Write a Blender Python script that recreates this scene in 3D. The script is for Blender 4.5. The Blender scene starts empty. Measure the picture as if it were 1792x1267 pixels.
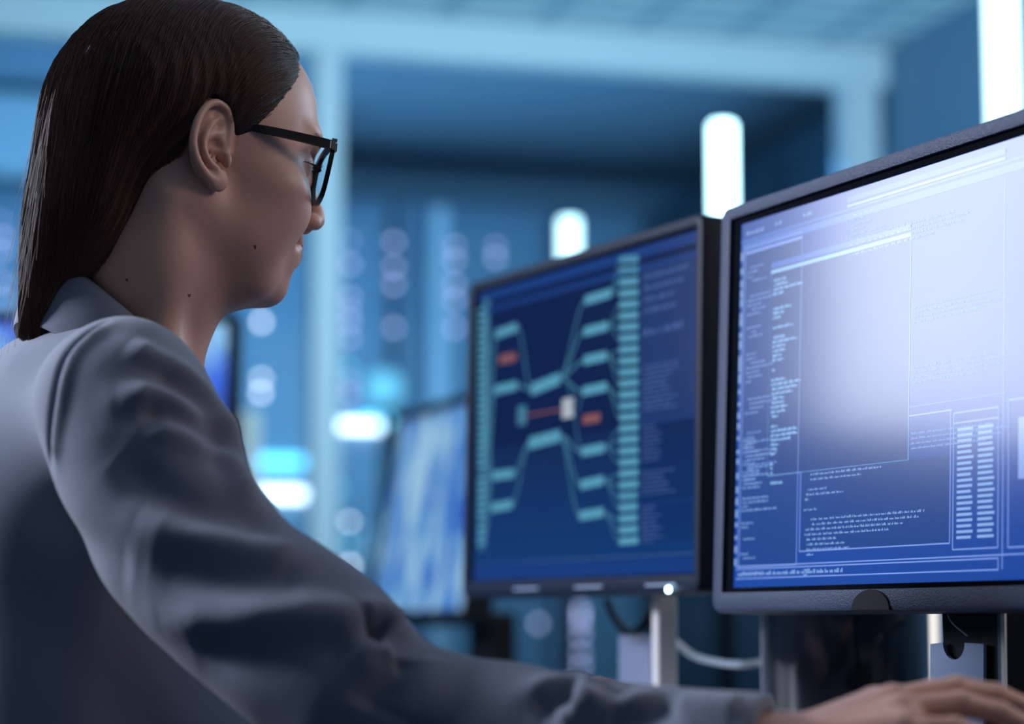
import bpy, math, random
import numpy as np
from mathutils import Matrix, Vector
random.seed(7); RNG = np.random.default_rng(7)
PI = math.pi
SC = bpy.context.scene
COL = SC.collection

# ------------------------------------------------------------------ camera, world, lights, exposure
F = 80.0 / 36.0 * 1792
PITCH = math.atan(456.5 / F)
CAMZ = 0.84
cd = bpy.data.cameras.new('camera'); cam = bpy.data.objects.new('camera', cd); COL.objects.link(cam)
cd.lens = 80.0; cd.sensor_width = 36.0; cd.clip_start = 0.05; cd.clip_end = 60
cam.location = (0, 0, CAMZ); cam.rotation_euler = (PI / 2 + PITCH, 0, 0)
cd.dof.use_dof = True; cd.dof.focus_distance = 1.84; cd.dof.aperture_fstop = 2.75; cd.dof.aperture_blades = 0
SC.camera = cam
SC.view_settings.view_transform = 'Standard'; SC.view_settings.look = 'None'
SC.view_settings.gamma = 1.0; SC.view_settings.exposure = 0.0; SC.view_settings.use_curve_mapping = False
w = bpy.data.worlds.new('world'); SC.world = w; w.use_nodes = True
w.node_tree.nodes['Background'].inputs[0].default_value = (0.10, 0.30, 0.62, 1)
w.node_tree.nodes['Background'].inputs[1].default_value = 0.10

def area(name, loc, target, size, power, color, sizey=None, spread=None):
    l = bpy.data.lights.new(name, 'AREA'); l.energy = power; l.color = color; l.size = size
    if sizey: l.shape = 'RECTANGLE'; l.size_y = sizey
    if spread: l.spread = spread
    o = bpy.data.objects.new(name, l); COL.objects.link(o); o.location = loc
    o.rotation_euler = (Vector(target) - Vector(loc)).to_track_quat('-Z', 'Y').to_euler()
    return o
# daylight-white soft lamp at the far left, the one mirrored in the right-hand screen
area('light_left_soft', (-2.05, 2.98, 1.80), (0.1, 1.85, 1.1), 0.95, 27, (0.80, 0.86, 1.0))
# lamp high behind the seated person's back
area('light_back_key', (-2.1, 2.10, 1.95), (-0.40, 1.85, 1.05), 0.4, 78, (0.74, 0.80, 1.0))
# warm soft lamp high to the right, in front of the desk
area('light_right_soft', (1.75, 1.55, 2.05), (-0.1, 1.8, 1.05), 0.7, 11.5, (1.0, 0.84, 0.76))
area('light_warm_fill', (1.1, 0.1, 1.7), (-0.25, 1.8, 1.15), 1.2, 0.8, (1.0, 0.82, 0.74))
# cool light in front of the face
area('light_front_cool', (1.7, 3.4, 2.0), (-0.1, 1.9, 1.15), 0.8, 22, (0.66, 0.84, 1.0))
# unseen lights added to brighten the room: front room ceiling wash and the rack hall behind the glazing
area('light_ceiling_wash', (0.3, 4.4, 1.7), (-0.1, 6.0, 2.7), 2.6, 48, (0.46, 0.84, 1.0), 0.8)
area('light_hall_down', (-0.7, 7.05, 2.35), (-0.7, 8.9, 1.3), 4.4, 12, (0.10, 0.47, 1.0), 0.3)
area('light_hall_up', (-0.6, 7.7, 1.3), (-0.5, 8.2, 2.8), 3.4, 24, (0.24, 0.64, 1.0), 0.8)

# ------------------------------------------------------------------ helpers
def ray(px, py):
    u = (633.5 - py) / F; c, s = math.cos(PITCH), math.sin(PITCH)
    return np.array([(px - 896) / F, c - u * s, s + u * c])
CAM = np.array([0, 0, CAMZ])
def P(px, py, Y):
    d = ray(px, py); return CAM + d * (Y / d[1])
def V3(*a): return np.array(a, float)

def mat(name, color=(.5, .5, .5), rough=.5, metal=0, emis=None, es=0, coat=0, spec=None, bump=None, sss=0, coat_rough=.1, trans=0, sheen=0):
    m = bpy.data.materials.new(name); m.use_nodes = True; nt = m.node_tree; b = nt.nodes['Principled BSDF']
    b.inputs['Base Color'].default_value = (*color, 1); b.inputs['Roughness'].default_value = rough
    b.inputs['Metallic'].default_value = metal
    if emis: b.inputs['Emission Color'].default_value = (*emis, 1); b.inputs['Emission Strength'].default_value = es
    if coat: b.inputs['Coat Weight'].default_value = coat; b.inputs['Coat Roughness'].default_value = coat_rough
    if spec is not None: b.inputs['Specular IOR Level'].default_value = spec
    if trans: b.inputs['Transmission Weight'].default_value = trans
    if sss:
        b.inputs['Subsurface Weight'].default_value = sss; b.inputs['Subsurface Scale'].default_value = 0.01
        b.inputs['Subsurface Radius'].default_value = (1.0, .35, .2)
    if sheen: b.inputs['Sheen Weight'].default_value = sheen; b.inputs['Sheen Roughness'].default_value = .4
    if bump:
        sc, st, dist = bump
        tc = nt.nodes.new('ShaderNodeTexCoord'); n = nt.nodes.new('ShaderNodeTexNoise'); bp = nt.nodes.new('ShaderNodeBump')
        n.inputs['Scale'].default_value = sc; n.inputs['Detail'].default_value = 3
        bp.inputs['Strength'].default_value = st; bp.inputs['Distance'].default_value = dist
        nt.links.new(tc.outputs['Object'], n.inputs['Vector']); nt.links.new(n.outputs['Fac'], bp.inputs['Height'])
        nt.links.new(bp.outputs['Normal'], b.inputs['Normal'])
    return m

class MB:
    """collects boxes, prisms and tubes, builds ONE mesh object"""
    def __init__(s): s.v = []; s.f = []
    def add(s, vs, fs, M=None):
        n = len(s.v)
        if M is not None: vs = [tuple(M @ Vector(v)) for v in vs]
        s.v += [tuple(v) for v in vs]; s.f += [tuple(i + n for i in f) for f in fs]; return s
    def box(s, c, d, M=None, bev=0):
        x, y, z = [k / 2 for k in d]
        if bev <= 0:
            vs = [(c[0] + i * x, c[1] + j * y, c[2] + k * z) for k in (-1, 1) for j in (-1, 1) for i in (-1, 1)]
            fs = [(0, 2, 3, 1), (4, 5, 7, 6), (0, 1, 5, 4), (2, 6, 7, 3), (0, 4, 6, 2), (1, 3, 7, 5)]
            return s.add(vs, fs, M)
        import bmesh
        bm = bmesh.new(); bmesh.ops.create_cube(bm, size=1, matrix=Matrix.Translation(c) @ Matrix.Diagonal((d[0], d[1], d[2], 1)))
        bmesh.ops.bevel(bm, geom=bm.edges[:], offset=bev, segments=3, affect='EDGES', profile=.5)
        bm.verts.ensure_lookup_table()
        vs = [v.co[:] for v in bm.verts]; fs = [[v.index for v in f.verts] for f in bm.faces]; bm.free()
        return s.add(vs, fs, M)
    def prism(s, pts, y0, y1, M=None):
        """polygon in the xz plane extruded along y"""
        n = len(pts); vs = [(p[0], y0, p[1]) for p in pts] + [(p[0], y1, p[1]) for p in pts]
        fs = [tuple(range(n)), tuple(range(2 * n - 1, n - 1, -1))] + [(i, i + n, (i + 1) % n + n, (i + 1) % n) for i in range(n)]
        return s.add(vs, fs, M)
    def lathe(s, prof, c=(0, 0, 0), n=32, M=None):
        vs = []; fs = []
        for r, z in prof:
            for i in range(n): a = 2 * PI * i / n; vs.append((c[0] + r * math.cos(a), c[1] + r * math.sin(a), c[2] + z))
        for k in range(len(prof) - 1):
            for i in range(n): fs.append((k * n + i, k * n + (i + 1) % n, (k + 1) * n + (i + 1) % n, (k + 1) * n + i))
        fs.append(tuple(range(n - 1, -1, -1))); fs.append(tuple((len(prof) - 1) * n + i for i in range(n)))
        return s.add(vs, fs, M)
    def tube(s, pts, r, n=10, cap=True, M=None, flat=1.0):
        pts = [Vector(p) for p in pts]; rs = r if hasattr(r, '__len__') else [r] * len(pts)
        vs = []; fs = []; up = None
        for i, p in enumerate(pts):
            t = (pts[min(i + 1, len(pts) - 1)] - pts[max(i - 1, 0)]).normalized()
            if up is None: up = Vector((0, 0, 1)) if abs(t.z) < .9 else Vector((1, 0, 0))
            a = t.cross(up)
            if a.length < 1e-6: a = t.orthogonal()
            a.normalize(); b = a.cross(t).normalized(); up = b
            for k in range(n):
                q = 2 * PI * k / n; vs.append(tuple(p + a * math.cos(q) * rs[i] * flat + b * math.sin(q) * rs[i]))
        for i in range(len(pts) - 1):
            for k in range(n): fs.append((i * n + k, i * n + (k + 1) % n, (i + 1) * n + (k + 1) % n, (i + 1) * n + k))
        if cap: fs.append(tuple(range(n - 1, -1, -1))); fs.append(tuple((len(pts) - 1) * n + k for k in range(n)))
        return s.add(vs, fs, M)
    def build(s, name, m, parent=None, smooth=False):
        me = bpy.data.meshes.new(name); me.from_pydata(s.v, [], s.f); me.update()
        if m: me.materials.append(m)
        if smooth:
            me.polygons.foreach_set('use_smooth', [True] * len(me.polygons))
            if smooth != 'all': me.set_sharp_from_angle(angle=math.radians(40))
        o = bpy.data.objects.new(name, me); COL.objects.link(o)
        if parent: o.parent = parent
        return o
def np_mesh(name, v, f, mats, parent=None, smooth=True, midx=None):
    me = bpy.data.meshes.new(name)
    nf, k = f.shape
    me.vertices.add(len(v)); me.vertices.foreach_set('co', np.asarray(v, np.float32).ravel())
    me.loops.add(nf * k); me.loops.foreach_set('vertex_index', f.astype(np.int32).ravel())
    me.polygons.add(nf); me.polygons.foreach_set('loop_start', np.arange(0, nf * k, k, dtype=np.int32))
    me.polygons.foreach_set('loop_total', np.full(nf, k, dtype=np.int32))
    for m in mats: me.materials.append(m)
    if midx is not None: me.polygons.foreach_set('material_index', midx.astype(np.int32))
    me.update(calc_edges=True); me.validate()
    if smooth: me.polygons.foreach_set('use_smooth', np.ones(len(me.polygons), bool))
    o = bpy.data.objects.new(name, me); COL.objects.link(o)
    if parent: o.parent = parent
    return o
def tag(o, label, cat, group=None):
    o['label'] = label; o['category'] = cat
    if group: o['group'] = group
    return o
def struct(o): o['kind'] = 'structure'; return o
def thing(name, label, cat, loc=(0, 0, 0), rz=0, group=None):
    o = bpy.data.objects.new(name, None); COL.objects.link(o); o.location = loc; o.rotation_euler = (0, 0, rz)
    return tag(o, label, cat, group)
def spline(pts, n=8):
    """Catmull-Rom through points"""
    pts = [np.array(p, float) for p in pts]; q = [2 * pts[0] - pts[1]] + pts + [2 * pts[-1] - pts[-2]]; out = []
    for i in range(1, len(q) - 2):
        for k in range(n):
            t = k / n; a, b, c, d = q[i - 1:i + 3]
            out.append(.5 * (2 * b + (c - a) * t + (2 * a - 5 * b + 4 * c - d) * t * t + (3 * b - a - 3 * c + d) * t ** 3))
    out.append(pts[-1]); return out

# ------------------------------------------------------------------ materials
M_floor = mat('floor_vinyl', (.05, .08, .12), .35, bump=(40, .1, .002))
M_wallr = mat('wall_dark_blue', (.09, .20, .32), .6, bump=(30, .1, .002))
M_wallb = mat('wall_back_blue', (.30, .42, .55), .6)
M_head = mat('header_pale', (.62, .72, .80), .45, bump=(25, .1, .002))
M_post = mat('post_pale', (.60, .68, .76), .45)
M_cream = mat('post_cream', (.78, .70, .66), .5)
M_glass_l = mat('lens_clear', (1, 1, 1), .02)
M_glass = mat('partition_glass', (1, 1, 1), .02, trans=1.0, spec=.3)
M_hceil = mat('hall_ceiling', (.28, .36, .46), .6)
M_rack = mat('rack_blue_grey', (.20, .28, .38), .38, metal=.2)
M_rackd = mat('rack_dark', (.02, .04, .06), .4)
M_mesh = mat('rack_mesh', (.22, .32, .42), .45, metal=.3)
M_led = mat('led_lilac', (.2, .2, .2), .4, emis=(.62, .62, 1.0), es=2.1)
M_ledw = mat('led_white', (.2, .2, .2), .4, emis=(.85, .86, .92), es=5)
M_ledt = mat('led_teal', (.2, .2, .2), .4, emis=(.15, .65, .85), es=2.2)
M_barw = mat('bar_white', (.5, .5, .5), .4, emis=(.80, .92, 1.0), es=4.5)
M_barc = mat('bar_cyan', (.2, .5, .5), .4, emis=(.12, .62, .92), es=3.2)
M_tube = mat('tube_light', (.8, .9, .9), .3, emis=(.55, .94, 1.0), es=2.2)
M_black = mat('black_plastic', (.008, .009, .012), .45, spec=.15)
M_bezel = mat('bezel_plastic', (.030, .045, .09), .42, spec=.35, bump=(750, .9, .0010))
M_gloss = mat('gloss_black', (.006, .008, .012), .08, coat=.6)
M_silver = mat('silver', (.62, .64, .68), .35, metal=.7)
M_cream2 = mat('stand_cream', (.62, .58, .56), .45)
M_desk = mat('desk_top', (.10, .12, .15), .35, bump=(60, .1, .001))
M_cable = mat('cable_grey', (.45, .52, .58), .4)
M_paper = mat('card_blue', (.35, .42, .62), .6)
M_edge = mat('edge_white', (.8, .78, .74), .3)

# ------------------------------------------------------------------ room
RY = math.radians(15)
A = V3(-math.sin(RY), math.cos(RY), 0); B = V3(math.cos(RY), math.sin(RY), 0)
RM = Matrix.Rotation(RY, 4, 'Z')
def room(name, c, d, m, bev=0, parent=None):
    o = MB().box(c, d, None, bev).build(name, m, parent)
    if parent is None: o.rotation_euler = (0, 0, RY)
    return o
RA, RB, RW, ZC = 6.47, 8.72, 2.93, 2.62
struct(room('floor', (0, 4.6, -.05), (9.0, 12.0, .1), M_floor))
# ceiling of pale perforated tiles
mc = mat('ceiling_tiles', (.55, .68, .76), .55); nt = mc.node_tree; b = nt.nodes['Principled BSDF']
tc = nt.nodes.new('ShaderNodeTexCoord'); br = nt.nodes.new('ShaderNodeTexBrick'); br.offset = 0
br.inputs['Scale'].default_value = 1.0; br.inputs['Brick Width'].default_value = .30; br.inputs['Row Height'].default_value = .16
br.inputs['Mortar Size'].default_value = .035; br.inputs['Mortar Smooth'].default_value = .3
br.inputs['Color1'].default_value = (.62, .74, .82, 1); br.inputs['Color2'].default_value = (.56, .70, .78, 1); br.inputs['Mortar'].default_value = (.26, .42, .54, 1)
nt.links.new(tc.outputs['Object'], br.inputs['Vector']); nt.links.new(br.outputs['Color'], b.inputs['Base Color'])
struct(room('ceiling', (-.5, (RA - 1.2) / 2 + .0, ZC + .05), (7.2, RA + 1.2, .1), mc))
struct(room('wall_right', (RW + .05, RA / 2 - .5, ZC / 2), (.1, RA + 1, ZC), M_wallr))
struct(room('wall_back', (-.2, RB + .95, 1.5), (8.2, .1, 3.0), M_wallb))
struct(room('wall_left', (-4.1, 4.2, 1.5), (.1, 11, 3.0), M_wallb))
struct(room('wall_far_right', (3.85, 8.1, 1.5), (.1, 3.2, 3.0), M_wallr))
struct(room('trim_1', (-.55, RA, 2.565), (7.0, .12, .13), M_head, .01))        # glazing header
struct(room('trim_2', (RW - .08, RA, 1.25), (.105, .12, 2.5), M_post, .006))   # end post
struct(room('trim_3', (.62 * 0 + P(573, 500, 6.5)[:2] @ B[:2], RA, 1.25), (.082, .1, 2.5), M_post, .006))
struct(room('trim_4', (P(437, 700, 6.5)[:2] @ B[:2], RA - .02, .72), (.048, .06, 1.44), M_cream, .005))
struct(room('ceiling_hall', (-.1, (RA + RB + 1) / 2 + .05, 2.82), (8.0, RB + 1 - RA, .06), M_hceil))
struct(room('trim_5', (-.98, RB - .30, 2.62), (4.9, .30, .26), M_head, .01))     # soffit over the back racks
g = struct(room('window_1', (-.6, RA + .0, 1.25), (6.8, .012, 2.48), M_glass))
# glass must not hide the light of the hall: thin glazing material
nt = M_glass.node_tree; nt.nodes.clear()
out = nt.nodes.new('ShaderNodeOutputMaterial'); mx = nt.nodes.new('ShaderNodeMixShader'); tr = nt.nodes.new('ShaderNodeBsdfTransparent')
gl = nt.nodes.new('ShaderNodeBsdfGlossy'); fr = nt.nodes.new('ShaderNodeFresnel'); gl.inputs['Roughness'].default_value = .05
tr.inputs[0].default_value = (.92, .97, 1, 1); fr.inputs[0].default_value = 1.07
nt.links.new(fr.outputs[0], mx.inputs[0]); nt.links.new(tr.outputs[0], mx.inputs[1]); nt.links.new(gl.outputs[0], mx.inputs[2]); nt.links.new(mx.outputs[0], out.inputs[0])

nt = M_glass_l.node_tree; nt.nodes.clear()
out = nt.nodes.new('ShaderNodeOutputMaterial'); mx = nt.nodes.new('ShaderNodeMixShader'); tr = nt.nodes.new('ShaderNodeBsdfTransparent'); gl = nt.nodes.new('ShaderNodeBsdfGlossy')
gl.inputs['Roughness'].default_value = .03; tr.inputs[0].default_value = (.86, .93, .97, 1); mx.inputs[0].default_value = .07
nt.links.new(tr.outputs[0], mx.inputs[1]); nt.links.new(gl.outputs[0], mx.inputs[2]); nt.links.new(mx.outputs[0], out.inputs[0])

# ---- racks
def rack(rb, ra, wdt, dep, h, rz, label, group, body, door, frame=None):
    p = B * rb + A * ra
    t = thing('server_rack', label, 'server rack', (p[0], p[1], 0), RY + rz, group)
    MB().box((0, dep / 2, h / 2), (wdt - .01, dep, h)).build('cabinet', body, t)
    d = MB()
    d.box((0, -.012, h / 2), (wdt - .09, .02, h - .12), None, .004)
    for k in range(9): d.box((0, -.024, .15 + k * (h - .3) / 8), (wdt - .14, .008, .03))
    dd = d.build('door', door, t)
    MB().box((wdt / 2 - .09, -.035, h * .45), (.02, .02, .16), None, .004).build('handle', M_silver, dd)
    return t
racks = []
rx0 = -3.1
for rb, wd, lb in ((.20, .64, 'blue-lit server rack at the left edge, lamps glowing beside the long hair'),
                   (.86, .64, 'blue-lit server rack directly behind the head'),
                   (1.52, .64, 'blue-lit server rack with white and cyan light bars, behind the chin and throat'),
                   (2.18, .64, 'blue-lit server rack right of the thin grey pillar, partly behind the diagram screen'),
                   (2.70, .37, 'narrow server rack with a lamp column, seen below the diagram screen')):
    racks.append((rb, rack(rb, RB, wd, .8, 2.5, 0, lb, 'server racks in the back row', M_rack, M_mesh)))
for k in range(3):
    ra = RA + .42 + .66 * k
    rack(RW - .02, ra, .64, .75, 2.5, -PI / 2, ['dark server rack right of the middle light tube, nearest behind the pale end post', 'dark server rack in the middle of the side row, behind the middle light tube', 'dark server rack at the far end of the side row, by the short light tube'][k], 'dark server racks in the side row', M_rackd, M_rackd)
pp = P(769, 500, 8.8)
pl = thing('rack_pillar', 'thin grey pillar standing in front of the back row of racks', 'pillar', (pp[0], pp[1] - .1, 0), RY)
MB().box((0, 0, 1.22), (.06, .06, 2.44), None, .006).build('shaft', M_post, pl)
MB().box((0, 0, .015), (.14, .14, .03), None, .004).build('foot', M_silver, pl)
# indicator lamps on the rack doors: ray meets the face of the row
def on_face(px, py, ra):
    d = ray(px, py); t = (ra - CAM @ A) / (d @ A); return CAM + d * t
LEDS = [('l', x, y) for x, ys in ((613, (418, 462, 520, 562, 592, 664)), (690, (423, 467, 498, 573)), (796, (430, 455, 498, 525, 573, 708)), (868, (430, 450)),
        (1, (388, 440, 492)), (5, (415, 522)), (867, (1092, 1110, 1168)), (943, (1091,)), (1017, (1067, 1090, 1113, 1144, 1166)), (613, (541,)), (1017, (1078,))) for y in ys]
LEDS += [('w', 612, 911), ('w', 613, 989), ('w', 458, 661), ('w', 457, 687), ('w', 458, 563), ('w', 470, 905), ('l', 612, 688), ('t', 592, 857), ('t', 611, 952), ('t', 612, 644)]
for kind, px, py in LEDS:
    q = on_face(px, py, RB - .03); rbq = q @ B
    root = min(racks, key=lambda r: abs(r[0] - rbq))
    lx = rbq - root[0]
    MB().lathe([(.0135, 0), (.0135, .004), (.010, .008)], (0, 0, 0), 12, Matrix.Translation((lx, -.020, q[2])) @ Matrix.Rotation(PI / 2, 4, 'X')).build('indicator_light', {'l': M_led, 'w': M_ledw, 't': M_ledt}[kind], root[1])
for px, py, wpx, hpx, m in ((628, 745, 84, 14, M_barw), (488, 808, 86, 16, M_barc), (488, 865, 92, 16, M_barw), (655, 735, 60, 12, M_barc)):
    q = on_face(px, py, RB - .05); rbq = q @ B; root = min(racks, key=lambda r: abs(r[0] - rbq)); s = 9.0 / F
    MB().box((rbq - root[0], -.045, q[2]), (wpx * s, .03, hpx * s), None, .006).build('status_light_bar', m, root[1])
q = P(672, 678, 8.3)
g = thing('teal_blob', 'small round teal blob glowing low in front of the back racks', 'background glow', (q[0], q[1], 0))  # teal blob of unknown kind, built as a glowing ball on a pole
MB().tube([(0, 0, 0), (0, 0, q[2] - .05)], .012).build('pole', M_black, g)
MB().lathe([(.15, 0), (.15, .02)], (0, 0, 0)).build('base', M_black, g)
MB().lathe([(.03, -.06), (.06, -.04), (.065, 0), (.06, .04), (.03, .06)], (0, 0, q[2]), 24).build('glowing_ball', mat('teal_glow', (.1, .3, .3), .4, emis=(.16, .52, .75), es=1.0), g, True)

# ---- vertical light tubes
for k, (px, Y, zt, zb, lab) in enumerate(((1766, 3.36, 1.92, 1.2, 'vertical white light tube at the top right corner, nearest of the three'),
                                 (1268, 4.5, 1.835, 1.235, 'vertical white light tube rising behind the gap between the two screens'),
                                 (997, 5.6, 1.835, 1.235, 'short vertical cyan light tube above the diagram screen, farthest of the three'))):
    q = P(px, 600, Y)
    t = thing('light_tube', lab, 'tube light', (q[0], q[1], 0), RY, 'vertical light tubes on stands')
    MB().tube([(0, 0, zb), (0, 0, zt)], .026, 20).build('tube', M_tube, t, True)
    MB().tube([(0, 0, .02), (0, 0, zb)], .014, 12).build('pole', M_black, t, True)
    MB().lathe([(.15, 0), (.15, .015), (.02, .03)], (0, 0, 0)).build('base', M_black, t)
    MB().lathe([(.03, zb - .03), (.03, zb)], (0, 0, 0), 20).build('lower_cap', M_black, t)
    MB().lathe([(.027, zt), (.022, zt + .006)], (0, 0, 0), 20).build('upper_cap', M_tube, t)

# ------------------------------------------------------------------ desk
FW = V3(math.cos(math.radians(24)), math.sin(math.radians(24)), 0)     # where she faces
RT = V3(math.sin(math.radians(24)), -math.cos(math.radians(24)), 0)    # her right
HP = V3(-.2653, 1.85, 0)
def bd(f, r, z=0): return HP + FW * f + RT * r + V3(0, 0, z)
DZ = .72
c = bd(.10, -.2)
desk = thing('desk', 'long dark office desk carrying the two large screens', 'desk', tuple(c), math.radians(24))
# desk frame: local x = forward, local y = her left
MB().box((.42, -.125, DZ - .0125), (.84, 1.65, .025), None, .003).build('desk_top', M_desk, desk)
for sx in (.06, .74):
    for sy in (-.88, .63): MB().box((sx, sy, (DZ - .025) / 2), (.05, .05, DZ - .025), None, .004).build('leg', M_silver, desk)
MB().box((.76, -.125, .45), (.02, 1.45, .4)).build('modesty_panel', M_black, desk)

# ------------------------------------------------------------------ monitors
def emat(name, col, s=1.0, coat=0, cr=.2):
    return mat(name, (.004, .008, .02), .12, emis=col, es=s, coat=coat, coat_rough=cr, spec=.15)
CR = .19
class Monitor:
    def __init__(s, BL, udir, W, H, tilt, label, side, bot, black, desk_z, group=None, gap=.012):
        s.BL = np.array(BL); s.u = np.array([udir[0], udir[1], 0.]); s.u /= np.linalg.norm(s.u)
        s.back = np.array([-s.u[1], s.u[0], 0.]); s.t = tilt
        s.w = s.back * math.sin(tilt) + np.array([0, 0, 1]) * math.cos(tilt)
        s.n = np.cross(s.u, s.w)          # toward the user
        s.W, s.H = W, H
        base = s.BL + s.u * W / 2 + s.back * .09
        s.rz = math.atan2(s.u[1], s.u[0])
        s.o = thing('computer_monitor', label, 'monitor', (base[0], base[1], desk_z), s.rz, group)
        # matrix: panel coordinates (x right from BL, y into the panel, z up) -> local coordinates of the thing
        R = Matrix.Rotation(s.rz, 4, 'Z'); L = (Matrix.Translation((base[0], base[1], desk_z)) @ R).inverted()
        PM = Matrix(((s.u[0], -s.n[0], s.w[0], s.BL[0]), (s.u[1], -s.n[1], s.w[1], s.BL[1]), (s.u[2], -s.n[2], s.w[2], s.BL[2]), (0, 0, 0, 1)))
        s.M = L @ PM; s.side, s.bot, s.black = side, bot, black
    def frame(s, m_frame, m_in, depth=.045, top=None):
        W, H, a, b_, k = s.W, s.H, s.side, s.bot, s.black
        tp = top or a
        # rounded frame: four profile loops, outer back, outer front, crest, inner front
        def loop(x0, z0, x1, z1, r, y, n=6):
            pts = []
            for cx, cz, a0 in ((x1 - r, z1 - r, 0), (x0 + r, z1 - r, 90), (x0 + r, z0 + r, 180), (x1 - r, z0 + r, 270)):
                for i in range(n + 1):
                    q = math.radians(a0 + 90 * i / n); pts.append((cx + r * math.cos(q), y, cz + r * math.sin(q)))
            return pts
        loops = [loop(.0, 0, W, H, .012, depth), loop(0, 0, W, H, .012, .006), loop(.0015, .0015, W - .0015, H - .0015, .011, .0015),
                 loop(.005, .005, W - .005, H - .005, .009, 0), loop(a, b_, W - a, H - tp, .002, .002), loop(a, b_, W - a, H - tp, .002, .010)]
        n = len(loops[0]); vs = [p for l in loops for p in l]; fs = []
        for i in range(len(loops) - 1):
            for j in range(n): fs.append((i * n + j, (i + 1) * n + j, (i + 1) * n + (j + 1) % n, i * n + (j + 1) % n))
        fs.append(tuple(range(n)))
        f = MB().add(vs, fs, s.M).build('frame', m_frame, s.o, True)
        ins = MB()   # black border of the panel
        x0, x1, z0, z1 = a, W - a, b_, H - tp
        for (p0, p1) in (((x0, z0), (x0 + k, z1)), ((x1 - k, z0), (x1, z1)), ((x0 + k, z0), (x1 - k, z0 + k * .35)), ((x0 + k, z1 - k * .5), (x1 - k, z1))):
            ins.box(((p0[0] + p1[0]) / 2, .0085, (p0[1] + p1[1]) / 2), (p1[0] - p0[0], .005, p1[1] - p0[1]), s.M)
        ins.build('panel_border', m_in, s.o)
        s.sx0, s.sx1, s.sz0, s.sz1 = x0 + k, x1 - k, z0 + k * .35, z1 - k * .5
        return f
    def screen(s, m):
        s.scr = MB().box(((s.sx0 + s.sx1) / 2, .009, (s.sz0 + s.sz1) / 2), (s.sx1 - s.sx0, .004, s.sz1 - s.sz0), s.M).build('screen', m, s.o)
        me = s.scr.data; return s.scr
    def uv(s, px, py):
        d = ray(px, py); o = s.BL - s.n * .007; t = ((o - CAM) @ s.n) / (d @ s.n); q = CAM + d * t - s.BL
        return q @ s.u, q @ s.w
    def gfx(s): return Gfx(s)
class Gfx:
    """flat picture elements lying on the lit screen"""
    def __init__(s, mon): s.m = mon; s.mb = MB(); s.k = 0
    def quad(s, pts):
        y = .0069 - (s.k % 7) * 1e-5; s.k += 1; lim = s.m
        pts = [(min(max(p[0], lim.sx0), lim.sx1), min(max(p[1], lim.sz0), lim.sz1)) for p in pts]
        s.mb.add([(p[0], y, p[1]) for p in pts], [tuple(range(len(pts)))], s.m.M)
    def rect(s, x0, z0, x1, z1): s.quad([(x0, z0), (x1, z0), (x1, z1), (x0, z1)])
    def line(s, a, b, w=.0008):
        a = np.array(a); b = np.array(b); d = b - a; L = np.linalg.norm(d)
        if L < 1e-6: return
        nn = np.array([-d[1], d[0]]) / L * w / 2; s.quad([tuple(a + nn), tuple(a - nn), tuple(b - nn), tuple(b + nn)])
    def poly(s, pts, w=.0008):
        for a, b in zip(pts[:-1], pts[1:]): s.line(a, b, w)
    def frame(s, x0, z0, x1, z1, w=.0008): s.poly([(x0, z0), (x1, z0), (x1, z1), (x0, z1), (x0, z0)], w)
    def text(s, x, z, L, h=.0022):
        """one line of illegibly small writing"""
        e = x + L
        while x < e:
            wl = random.uniform(.003, .011)
            q = x
            while q < min(x + wl, e):
                hh = h * random.choice((.6, .6, .75, 1.0)); s.rect(q, z, q + h * .38, z + hh); q += h * .52
            x += wl + h * .7
    def build(s, name, m): return s.mb.build(name, m, s.m.scr)

# right-hand monitor
u1 = V3(.407, -.914, 0)
m1 = Monitor(P(1243, 1073, 2.10), u1, .585, .3775, math.radians(2.2), 'large black-framed screen on the right covered with windows of code', .0165, .0185, .013, DZ)
M_matt = mat('panel_border_black', (.006, .007, .010), .95, spec=0.0)
m1.frame(M_bezel, M_matt, .045, .0125)
ms1 = mat('screen_code', (.004, .008, .02), .12, emis=(.006, .060, .36), es=1.0, coat=1.0, coat_rough=CR, spec=.15)
m1.screen(ms1)
MB().prism([(.268 + .028 * math.cos(PI * i / 16), .0015 + .0165 * math.sin(PI * i / 16)) for i in range(17)], -.0012, .004, m1.M).build('sensor_notch', M_black, m1.o)
E_line = emat('ui_line', (.22, .36, .85), 1.0, 1.0, CR); E_txt = emat('ui_text', (.26, .45, .85), 1.0, 1.0, CR); E_dim = emat('ui_dim', (.06, .17, .60), 1.0, 1.0, CR)
E_win = emat('ui_window', (.008, .054, .27), 1.0, 1.0, CR)
g = m1.gfx(); gd = m1.gfx(); gw = m1.gfx(); gt = m1.gfx()
U = m1.uv
x0, x1, z0, z1 = m1.sx0, m1.sx1, m1.sz0, m1.sz1
# title strip
_, za = U(1290, 412); _, zb_ = U(1275, 1010); _, zc_ = U(1270, 1028)
gd.rect(x0, z1 - .018, x1, z1 - .016); gd.rect(x0 + .003, z1 - .026, x1, z1 - .020)
gt.text(x0 + .010, z1 - .012, .03, .004); gt.text(x0 + .062, z1 - .011, .010, .004); gt.text(x0 + .11, z1 - .011, .014, .004)
# sidebar of small icons at the left edge
z = z0 + .02
while z < z1 - .03: gt.rect(x0 + .001, z, x0 + .0045, z + random.uniform(.003, .009)); z += random.uniform(.008, .014)
g.line((x0 + .007, z0 + .018), (x0 + .007, z1 - .02), .0007)
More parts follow.
